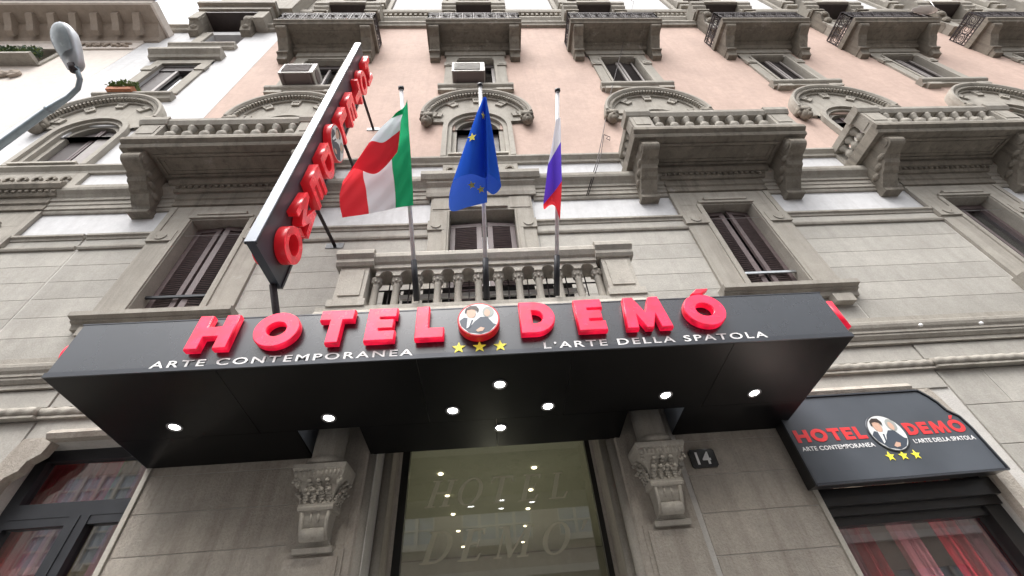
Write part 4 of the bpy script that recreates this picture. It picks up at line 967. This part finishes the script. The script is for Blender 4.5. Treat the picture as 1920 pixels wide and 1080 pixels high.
# ------------------------------------------------------------------ flags
def pd(px, py, d):
    """place a point d metres in front along the view axis"""
    return CAM + (CX*((px-960)/FPX) - CY*((py-540)/FPX) - CZ)*d
def spline(P, t):
    n = len(P)-1; t = max(0, min(1, t))*n; i = min(int(t), n-1); f = t-i
    p0, p1, p2, p3 = P[max(i-1, 0)], P[i], P[i+1], P[min(i+2, n)]
    return .5*((2*p1)+(p2-p0)*f+(2*p0-5*p1+4*p2-p3)*f*f+(3*p1-p0-3*p2+p3)*f**3)
def surf(grid, u, v): return spline([spline(row, u) for row in grid], v)
def flag(name, grid, nu, nv, matfn, mats, label, ripple=.0):
    vs = []; fs = []; mi = []
    o0 = grid[0][0].copy()
    for j in range(nv+1):
        for i in range(nu+1):
            p = surf(grid, i/nu, j/nv); p = p - CZ*0
            if ripple: p = p + CZ*ripple*math.sin(i/nu*9+j/nv*4)*min(1, 3*i/nu) + CY*ripple*.4*math.sin(j/nv*17+i/nu*6)*(i/nu) + CZ*ripple*.22*math.sin(j/nv*41+i/nu*23)
            vs.append(p-o0)
    for j in range(nv):
        for i in range(nu):
            k = j*(nu+1)+i; fs.append((k, k+1, k+nu+2, k+nu+1)); mi.append(matfn((i+.5)/nu, (j+.5)/nv))
    me = bpy.data.meshes.new(name); me.from_pydata([tuple(v) for v in vs], [], fs)
    for m_ in mats: me.materials.append(m_)
    me.polygons.foreach_set('material_index', mi); me.polygons.foreach_set('use_smooth', [True]*len(fs)); me.update()
    return tag(link(name, me, None, o0), label, 'flag', 'flags on the balcony poles')
def G7(c, s, ox, oy, d0): return [[pd(x/s+ox, y/s+oy, d0+z) for x, y, z in row] for row in c]
sc = 4.154
it = G7([[(728, 935, .0), (590, 957, -.04), (380, 997, -.02), (175, 1030, -.06)],
         [(720, 760, .0), (582, 800, .0), (362, 830, .02), (150, 900, -.02)],
         [(708, 560, .0), (560, 630, .05), (338, 680, .04), (165, 775, -.03)],
         [(700, 440, .0), (548, 430, .03), (360, 540, -.02), (205, 705, -.10)],
         [(692, 330, .0), (556, 275, -.06), (395, 440, -.14), (270, 640, -.20)],
         [(686, 220, -.0), (566, 252, -.13), (500, 440, -.22), (440, 690, -.27)],
         [(680, 110, -.0), (645, 228, -.15), (622, 350, -.24), (602, 520, -.24)]], 4.154, 600, 160, 4.78)
it = [[spline(r_, k/6) for k in range(7)] for r_ in it]
for j_, (x_, y_, z_) in ((4, (610, 262, -.10)), (5, (606, 205, -.16)), (6, (655, 175, -.14))): it[j_][1] = pd(x_/4.154+600, y_/4.154+160, 4.78+z_)
flag('flag', it, 48, 60, lambda u, v: 0 if u < .333 else (1 if u < .667 else 2), [F_GREEN, F_WHITE, F_RED], 'green, white and red tricolour flag with its upper corner blown over', .016)
def cone(top, bot, rows, s, ox, oy, d0, bulge):
    g = []
    for r in range(rows+1):
        t = r/rows; row = []
        for a, b_ in zip(top, bot):
            e = t**.92
            x = a[0]+(b_[0]-a[0])*e; y = a[1]+(b_[1]-a[1])*t; z = a[2]+(b_[2]-a[2])*t
            row.append(pd(x/s+ox, y/s+oy, d0+z))
        g.append(row)
    return g
# bottom loop of the blue flag, from the pole round the back, the front, the fold and the right lobe
top = [(385, 112, .06), (372, 105, .05), (362, 100, .02), (358, 96, -.02), (364, 90, -.05), (369, 92, -.01), (374, 88, -.05), (380, 95, -.03), (385, 105, .02), (380, 112, .04)]
bot = [(388, 912, .08), (250, 945, .10), (100, 972, .04), (118, 760, -.14), (255, 692, -.22), (371, 722, -.02), (400, 690, -.20), (497, 775, -.10), (440, 850, .06), (378, 812, .10)]
eu = cone(top, bot, 6, sc, 820, 160, 4.74, 0)
euf = flag('flag', eu, 72, 40, lambda u, v: 0, [F_BLUE], 'deep blue flag with yellow stars hanging folded from its pole', .0)
o0 = eu[0][0].copy()
def star_on(u, v, r, side):
    p = surf(eu, u, v); du = (surf(eu, u+.01, v)-surf(eu, u-.01, v)).normalized(); dv = (surf(eu, u, v+.01)-surf(eu, u, v-.01)); dv = (dv-du*dv.dot(du)).normalized(); n = du.cross(dv)
    if n.dot(CAM-p) < 0: n = -n
    pts = [p-o0+du*x+dv*y*-1+n*.012 for x, y in star_loop(r, None, 90)]
    b = MB(); b.add([p-o0+n*.012]+pts, [(0, 1+k, 1+(k+1) % 10) for k in range(10)]); b.build('star', F_STAR, euf)
for u, v, r in ((.405, .52, .058), (.49, .24, .05), (.40, .86, .0), (.115, .80, .05), (.05, .86, .05), (.0, .80, .0)):
    if r: star_on(u, v, r, 1)
ru = G7([[(958, 250, .0), (945, 255, -.02), (925, 262, -.02)],
         [(962, 350, .0), (920, 420, -.05), (892, 470, -.02)],
         [(962, 440, .0), (905, 540, -.08), (862, 615, -.02)],
         [(966, 600, .0), (902, 690, -.12), (845, 770, .0)],
         [(970, 745, .0), (905, 835, -.14), (826, 925, .02)],
         [(966, 860, .0), (900, 895, -.10), (838, 965, .08)],
         [(955, 1052, .0), (925, 960, -.02), (888, 900, .10)]], sc, 820, 160, 4.78)
flag('flag', ru, 36, 60, lambda u, v: 0 if v < .333 else (1 if v < .667 else 2), [F_WHITE, F_RBLUE, F_RED], 'limp flag with white, violet blue and red horizontal stripes', .006)
for (b0, t0, lab, sh) in (((-.82, -.86, 4.86), (-.905, -2.5, 6.70), 'metal flagpole carrying the green, white and red tricolour', 0),
                      ((-.01, -.86, 4.85), (.02, -2.48, 6.82), 'metal flagpole carrying the blue flag with yellow stars', 0),
                      ((.82, -.86, 4.85), (.925, -2.5, 6.58), 'metal flagpole carrying the white, blue and red striped flag', 0)):
    b0, t0 = Vector(b0), Vector(t0)
    p = thing('flagpole', lab, 'flagpole', b0, 'flagpoles leaning out from the balcony')
    MB().tube([(0, 0, 0), (t0-b0)], [.026, .022], 14).build('pole', ALU, p, True)
    d = (t0-b0).normalized()
    MB().tube([-d*.02, d*.46], .036, 14).build('socket', FRAMEG, p, True)
    MB().tube([t0-b0-d*.0, t0-b0+d*.03], .034, 14).build('cap', ENAMEL, p, True)

# ------------------------------------------------------------------ air conditioners, flower boxes
def ac_unit(x, z, label, open_front):
    t = thing('air_conditioner', label, 'air conditioner', (x, 0, z), None)
    t.scale = (1.12, 1.45, 1.15)
    MB().box(-.38, .38, -.30, .0, .06, .58).build('casing', ACW, t)
    MB().box(-.33, .28, -.306, -.298, .12, .52).build('front_panel', ACG, t)
    g_ = MB()
    for k in range(9): g_.box(-.33, .28, -.314, -.305, .13+.045*k, .14+.045*k)
    g_.build('grille', ACW if open_front else ACG, t)
    f_ = MB(); f_.box(-.36, .36, -.28, -.02, .046, .059); 
    for s in (-.3, .3): f_.box(s-.02, s+.02, -.31, .1, .0, .045)
    f_.build('bracket', ACG, t)
    MB().tube([(.381, -.16, .3), (.40, -.16, .3)], .12, 16).build('side_fan', ACG, t)
ac_unit(-4.62, 13.05, 'boxy dark-fronted air conditioner on sill half hidden behind blade sign', 0)
ac_unit(-.25, 13.05, 'pale air conditioner on sill above the blue flag', 1)
def planter(x, y, z, wd, n, mats, label, h=.22):
    t = thing('flower_box', label, 'flower box', (x, y, z))
    MB().exty([(-wd/2+.02, 0), (wd/2-.02, 0), (wd/2, .14), (-wd/2, .14)], -.14, .04).build('trough', TERRA if wd < 1 else DULL, t)
    MB().box(-wd/2+.02, wd/2-.02, -.12, .02, .12, .135).build('soil', SOIL, t)
    rnd = random.Random(int(abs(x*100)))
    b = MB()
    for i in range(n):
        c = Vector((rnd.uniform(-wd/2, wd/2), rnd.uniform(-.2, .05), .14+rnd.random()**1.3*h)); a = rnd.uniform(0, 6.3); l = rnd.uniform(.03, .06)
        d = Vector((math.cos(a), math.sin(a), rnd.uniform(-.4, .9))).normalized(); s = d.orthogonal().normalized()*l*.45
        b.m = rnd.randrange(len(mats)); b.add([c-d*l, c+s, c+d*l, c-s], [(0, 1, 2, 3)])
    stuff(b.build('leaves', mats, t))
planter(-8.75, -.12, 12.68, .62, 500, [LEAF], 'small flower box of green plants on sill of white house')
planter(-13.35, -.12, 15.14, 1.8, 1600, [LEAF, LEAF2], 'long flower box of trailing plants on cream house window', .45)

# ------------------------------------------------------------------ white house at the left
wh = thing('white_house', 'white plastered house with arched window and stone trim left of the pink facade', 'building', (-8.4, 0, 0))
hotel_keep = hotel; WO = Vector((8.4, 0, 0))
def wb(name, b, mat, parent=None, smooth=False):
    b.v = [tuple(Vector(p)+WO) for p in b.v]; return b.build(name, mat, parent or wh, smooth)
wx = -8.45
wb('wall', wall_mesh(-10.4, XL-.002, 9.25, 18.0, [(wx-.7, wx+.7, 9.43, 10.75), (wx-.52, wx+.52, 10.75, 11.25), (wx-.5, wx+.62, 12.95, 15.0), (wx-.2, wx+.9, 16.5, 17.7)], y=-.004), WHITE)
hotel = wh
w = arch_window(wx+8.4, mat=STONE, shut=SHUT_D)
MB().box(.14, .42, .06, .1, 9.5, 10.9).build('open_leaf', SHUT_L, w)
w = window_first(-8.5+8.4); entablature(w); sill(w, -1.02, 1.02, 5.50); leaf(w, -.48, .0, 5.52, 7.58, .17, R(4)); leaf(w, .0, .48, 5.52, 7.58, .17, R(4), hinge=1)
hotel = hotel_keep
fr = MB()
for s in (-1, 1): fr.box(-8.40+s*.54, -8.40+s*.80, -.05, .02, 12.9, 15.15); fr.box(-8.4+s*.56, -8.4+s*.84, -.08, -.02, 14.45, 14.75)
fr.box(-9.2, -7.6, -.052, .02, 15.0, 15.25)
w = wb('window', fr, STONE)
q = MB(); q.ext([(0, 15.3), (-.12, 15.3), (-.16, 15.4), (-.28, 15.5), (-.28, 15.62), (0, 15.66)], -9.45, -7.45); wb('window_hood', q, STONE, w)
q = MB(); q.ext([(0, 12.5), (-.10, 12.5), (-.12, 12.6), (-.18, 12.64), (-.18, 12.72), (0, 12.75)], -9.4, -7.55); wb('sill', q, STONE, w)
wb('room', MB().box(-8.96, -7.84, .3, .34, 12.9, 15.0), SHUT_D, w)
wb('roller_box', MB().box(-8.94, -7.86, .05, .14, 14.7, 15.0), SHUT_D, w)
wb('shutter', MB().box(-8.94, -8.5, .08, .12, 12.95, 14.7), SHUT_D, w)
wb('stile', MB().box(-8.5, -8.42, .06, .12, 12.95, 14.7), SHUT_L, w)
wb('pane', MB().box(-8.42, -7.86, .15, .155, 12.95, 14.7), GLASS, w)
q = MB(); q.ext([(0, 16.2), (-.10, 16.2), (-.12, 16.28), (-.18, 16.34), (-.18, 16.42), (0, 16.45)], -9.35, -7.4); s4 = wb('sill', q, STONE)
wb('room', MB().box(-8.7, -7.5, .3, .34, 16.5, 17.7), SHUT_D, s4)
q = MB(); q.box(-8.95, -8.65, -.06, 0, 16.45, 17.75); wb('window_jamb', q, STONE, s4)
wb('cornice', MB().ext([(0, 17.95), (-.1, 17.95), (-.12, 18.05), (-.2, 18.1), (-.2, 18.2), (0, 18.25)], -10.4, -9.25), STONE)
wb('cornice', MB().ext([(0, 17.95), (-.1, 17.95), (-.12, 18.05), (-.2, 18.1), (-.2, 18.2), (0, 18.25)], -7.4, XL), STONE)
lg = MB(); lg.box(-9.3, -6.95, -.5, 1.5, 18.7, 19.0); lg.box(-9.3, -9.0, -.45, 1.5, 17.9, 18.6); lg.box(-7.3, -6.95, -.45, 1.5, 17.9, 18.6); lg.box(-9.4, -6.85, -.62, 1.5, 19.0, 19.2); lg.box(-9.2, -6.42, -.4, 1.5, 19.2, 23)
lg = wb('loggia', lg, STONE)
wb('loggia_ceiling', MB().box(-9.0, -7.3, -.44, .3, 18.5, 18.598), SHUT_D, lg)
for x in (-9.12, -7.5):
    c = MB(); c.ext([(0, 18.3), (-.4, 18.3), (-.4, 18.1), (-.34, 18.0), (-.38, 17.85), (-.26, 17.7), (-.2, 17.5), (0, 17.45)], x-.16, x+.16); c.ball((x, -.33, 18.0), .15, .12, .16, 8, 6); c.ball((x, -.22, 17.7), .13, .1, .13, 8, 6); wb('carved_bracket', c, STONE_D, lg)
lat = MB()
for k in range(9): lat.box(-7.26+.09*k, -7.22+.09*k, -.30, -.05, 18.3, 18.6)
# relief balustrade panel below the arched window
q = MB(); q.box(-9.9, -7.5, -.06, 0, 8.72, 9.18); rb = wb('relief_panel', q, STONE)
for k in range(9):
    c = MB(); x = -9.75+.25*k; c.arc(x, 8.95, [(.04, -.06), (.04, -.1), (.085, -.1), (.085, -.06)], R(-20), R(230), 10); c.ball((x+.03, -.07, 8.84), .06, .03, .05, 6, 4); wb('relief_scroll', c, STONE_D, rb)
wb('rear_block', MB().box(-10.4, XL-.01, .4, 9, 4, 18), DULL)

# ------------------------------------------------------------------ cream house with deep eaves
cr = thing('cream_house', 'cream house with deep bracketed eaves and carved frieze under the roof', 'building', (-15, 0, 0))
CO = Vector((15, 0, 0))
def cb_(name, b, mat, parent=None, smooth=False):
    b.v = [tuple(Vector(p)+CO) for p in b.v]; return b.build(name, mat, parent or cr, smooth)
cb_('wall', wall_mesh(-30, -10.402, 0, 17.4, [(-14.5, -12.35, 15.1, 16.6)], y=-.006, depth=.6), CREAM)
cb_('room', MB().box(-14.5, -12.3, .5, .58, 15.1, 16.6), SHUT_D)
cb_('window_jamb', MB().box(-12.36, -12.22, -.05, .3, 15.0, 16.7), STONE)
cb_('sill', MB().box(-14.6, -12.3, -.34, 0, 15.02, 15.14), STONE)
cb_('frieze', MB().ext([(0, 16.3), (-.05, 16.3), (-.05, 16.36), (-.03, 16.4), (-.03, 16.85), (-.08, 16.9), (0, 16.95)], -30, -10.41), CREAM)
fz = MB(); rnd = random.Random(5); x = -18
while x < -10.7:
    if not (-14.6 < x < -12.1):
        fz.arc(x, 16.62, [(.06, -.03), (.06, -.09), (.11, -.09), (.11, -.03)], R(rnd.uniform(0, 90)), R(rnd.uniform(200, 330)), 10); fz.ball((x+.1, -.05, 16.6+rnd.uniform(-.1, .1)), .07, .05, .05, 6, 4); fz.tube([(x-.1, -.05, 16.5), (x, -.07, 16.7), (x+.14, -.05, 16.72)], .03, 5)
    x += .24
cb_('carved_frieze', fz, DULL)
cov = MB().ext([(0, 16.95), (-.06, 16.95), (-.12, 17.1), (-.35, 17.3), (-.40, 17.36), (-.42, 17.42), (-.90, 17.52), (-.90, 17.66), (0, 17.7)], -30, -9.98)
ev = cb_('eaves', cov, DULL)
cb_('eaves_board', MB().ext([(-.89, 17.50), (-.95, 17.50), (-.97, 17.60), (-.97, 17.70), (-.89, 17.72)], -30, -9.93), CREAM, ev)
cb_('gutter', MB().tube([(-30, -1.02, 17.74), (-9.9, -1.02, 17.74)], .075, 10), GUTTER, ev, True)
cb_('eaves_end', MB().box(-9.975, -9.9, -.92, 3, 17.45, 17.75), CREAM, ev)
x = -10.5
while x > -19:
    c = MB().ext([(-.2, 17.0), (-.34, 17.02), (-.46, 17.16), (-.62, 17.3), (-.70, 17.36), (-.72, 17.5), (-.2, 17.45)], x-.10, x+.10); cb_('bracket', c, DULL, ev); x -= .62
cb_('roof', MB().add([(-30, -1.0, 17.78), (-10.4, -1.0, 17.78), (-10.4, 5, 20.5), (-30, 5, 20.5)], [(0, 1, 2, 3)]), TERRA, ev)
for cx_, cz_ in ((-12.35, 14.3), (-13.2, 14.4)):
    c = MB()
    for k in range(5): c.ball((cx_-.1*k, -.06, cz_+.1*math.sin(k*1.7)), .12, .07, .1, 8, 5)
    c.arc(cx_-.1, cz_, [(.12, -.02), (.12, -.1), (.2, -.1), (.2, -.02)], R(-80), R(160), 12); cb_('carved_ornament', c, DULL)
cb_('rear_block', MB().box(-30, -10.42, .7, 9, 0, 17.4), DULL)

# ------------------------------------------------------------------ street lamp on a long arm
lp = [pd(-260, 455, 6.35), pd(-100, 345, 6.2), pd(0, 272, 6.1), pd(90, 207, 6.02), pd(128, 183, 5.98), pd(146, 166, 5.95), pd(150, 148, 5.93), pd(142, 125, 5.9)]
base = Vector((-9.6, 0, 6.55)); pts = [base]+lp
lamp = thing('street_lamp', 'grey street lamp with oval lantern on long bent arm', 'street lamp', base)
MB().tube([p-base for p in pts], [.05, .05, .05, .05, .046, .034, .032, .032, .032], 12).build('arm', ARMG, lamp, True)
MB().tube([lp[3]-base, lp[3]-base+(lp[4]-lp[3]).normalized()*.04], .056, 12).build('collar', ARMG, lamp, True)
MB().box(-.12, .12, -.03, 0, -.2, .2).build('wall_plate', ARMG, lamp)
# lantern: flattened drop along its axis, slightly tilted
A = pd(138, 128, 5.9); Bp = pd(104, 44, 5.9); ax = (Bp-A); Ln = ax.length; ax.normalize()
side = pd(100, 92, 5.9)-pd(150, 82, 5.9); side = (side-ax*side.dot(ax)).normalized(); up = ax.cross(side)
if up.dot(CAM-A) > 0: up = -up           # up points away from the viewer below
up = (up + side*-.35).normalized(); side = (up.cross(ax)).normalized()
prof = [(0, .10), (.08, .16), (.25, .19), (.5, .235), (.72, .25), (.88, .20), (.97, .11), (1.0, .02)]
hv = []; hf = []; n = 12
for t, wdt in prof:
    for k in range(n+1):
        q = math.pi*k/n; hv.append(A+ax*Ln*t+side*wdt*.82*math.cos(q)+up*(.05+wdt*.55)*math.sin(q)-base)
for i in range(len(prof)-1):
    for k in range(n): hf.append((i*(n+1)+k, i*(n+1)+k+1, (i+1)*(n+1)+k+1, (i+1)*(n+1)+k))
hf += [tuple(range(n+1))] + [(i*(n+1), (i+1)*(n+1), (i+1)*(n+1)+n, i*(n+1)+n) for i in range(len(prof)-1)]
MB().add(hv, hf).build('housing', LAMPG, lamp, True)
gv = []; gf = []
for i, (t, wdt) in enumerate(prof[2:]):
    for k in range(7):
        q = math.pi*k/6; gv.append(A+ax*Ln*(.30+.68*(t-.25)/.75)+side*wdt*.74*math.cos(q)-up*(.012+.06*wdt/.25*math.sin(q))-base)
for i in range(len(prof[2:])-1):
    for k in range(6): gf.append((i*7+k, i*7+k+1, i*7+8+k, i*7+7+k))
MB().add(gv, gf).build('lens', plain('lamp_lens', (.30, .34, .36), .25, var=.15, vscale=9), lamp, True)
MB().tube([A-base-ax*.05, A-base+ax*.06], .055, 10).build('socket', IRON, lamp, True)

# ------------------------------------------------------------------ satellite dish
sd_ = thing('satellite_dish', 'white satellite dish fixed to an iron balcony railing high on the pink facade', 'satellite dish', (14.55, -.88, 16.4))
dv = MB().lathe([(.0, .0), (.12, .012), (.24, .05), (.33, .10), (.335, .105), (.24, .062), (.12, .025), (0, .014)], 0, 0, 24)
rm_ = Matrix.Rotation(R(62), 3, 'X') @ Matrix.Rotation(R(15), 3, 'Y')
dv.v = [tuple(rm_ @ Vector(p)) for p in dv.v]; dv.build('dish', WHITEP, sd_, True)
MB().tube([(0, .05, -.3), (0, .03, 0)], .02, 8).build('mast', ALU, sd_, True)
MB().tube([rm_ @ Vector((0, -.33, .1)), rm_ @ Vector((0, -.05, .35))], .01, 6).build('feed_arm', ALU, sd_, True)
# ------------------------------------------------------------------ cables on the pink wall
def cable(name, pts, r, label):
    p0 = Vector(pts[0]); b = MB().tube([Vector(p)-p0 for p in pts], r, 6); return tag(b.build(name, IRON, None, True, p0), label, 'cable')
cable('overhead_cable', [(1.9, -.08, 7.95), (2.28, -.3, 8.9), (2.7, -.06, 10.2), (3.4, -.12, 12.4), (5.9, -.5, 19.6), (6.3, -.1, 22.5)], .009, 'thin black cable running up the pink wall past the striped flag')
cable('hanging_cable', [(1.93, -.09, 7.95), (2.33, -.34, 8.9), (2.74, -.08, 10.25), (2.84, -.1, 10.1), (2.80, -.1, 9.95), (2.74, -.1, 10.03), (2.79, -.1, 10.1)], .008, 'short black cable ending in a small coil beside the balcony')
for x, z in ((5.75, 4.62), (6.6, 4.6)):
    t = MB().ball((0, 0, 0), .025, .025, .025).build('wall_sensor', WHITEP, None, True, (x, -.19, z)); tag(t, 'tiny white round fitting on cornice ' + ('just beside the canopy end' if x < 6 else 'well clear of the canopy, above the shop sign'), 'fitting', 'tiny white fittings on the cornice')

# ------------------------------------------------------------------ building across the street (seen only in the glass)
op = thing('opposite_house', 'pale plastered house across the street seen reflected in the glass', 'building', (0, -13, 0))
oh = []
for i in range(-7, 8):
    for z in (.8, 5.6): oh.append((i*4-1.45, i*4+1.45, z, z+(3.2 if z > 1 else 2.6)))
ow = wall_mesh(-32, 32, 0, 10, oh, depth=.2)
ow.v = [(x, -y, z) for x, y, z in ow.v]; ow.build('wall', OPPW, op)
MB().box(-32, 32, -9, -.4, 0, 10).build('rear_block', DULL, op)
wm = MB()
for x in (-1.45, -.72, 0, .72, 1.45): wm.box(x-.06, x+.06, -.15, -.05, 0, 3.2)
for z in (0, .52, 1.05, 1.58, 2.1, 2.62, 3.14): wm.box(-1.45, 1.45, -.139, -.061, z, z+.06)
wmm = wm.mesh('window', OPPFR); pm = MB().box(-1.45, 1.45, -.19, -.16, 0, 3.2).mesh('pane', OPPGL)
for hx in oh:
    w = link('window', wmm, op, ((hx[0]+hx[1])/2, 0, hx[2])); link('pane', pm, w)
    if hx[2] > 1: s = link('sill', MB().box(-1.2, 1.2, -.0, .15, -.2, -.02).mesh('sill', OPPFR) if 'osill' not in _tmp else _tmp['osill'], w); _tmp.setdefault('osill', s.data)
MB().box(-32, 32, 0, .3, 4.3, 4.55).build('string_course', OPPFR, op)

# ------------------------------------------------------------------ light of the lobby lamps, and fill added behind the shop windows
def indoor(name, loc, watt, col, r=.15):
    l = bpy.data.lights.new(name, 'POINT'); l.energy = watt; l.color = col; l.shadow_soft_size = r
    o = bpy.data.objects.new(name, l); COL.objects.link(o); o.location = loc
for y in (2.2, 4.8): indoor('lobby_lamp', (0, y, 1.9), 13, (1, .92, .76))
indoor('window_fill', (-4.2, .36, 1.7), 45, (1, .88, .72), .04); indoor('shop_fill', (4.2, .36, 1.4), 40, (1, .85, .75), .04)  # unseen fill lights behind both panes, added to brighten the curtains
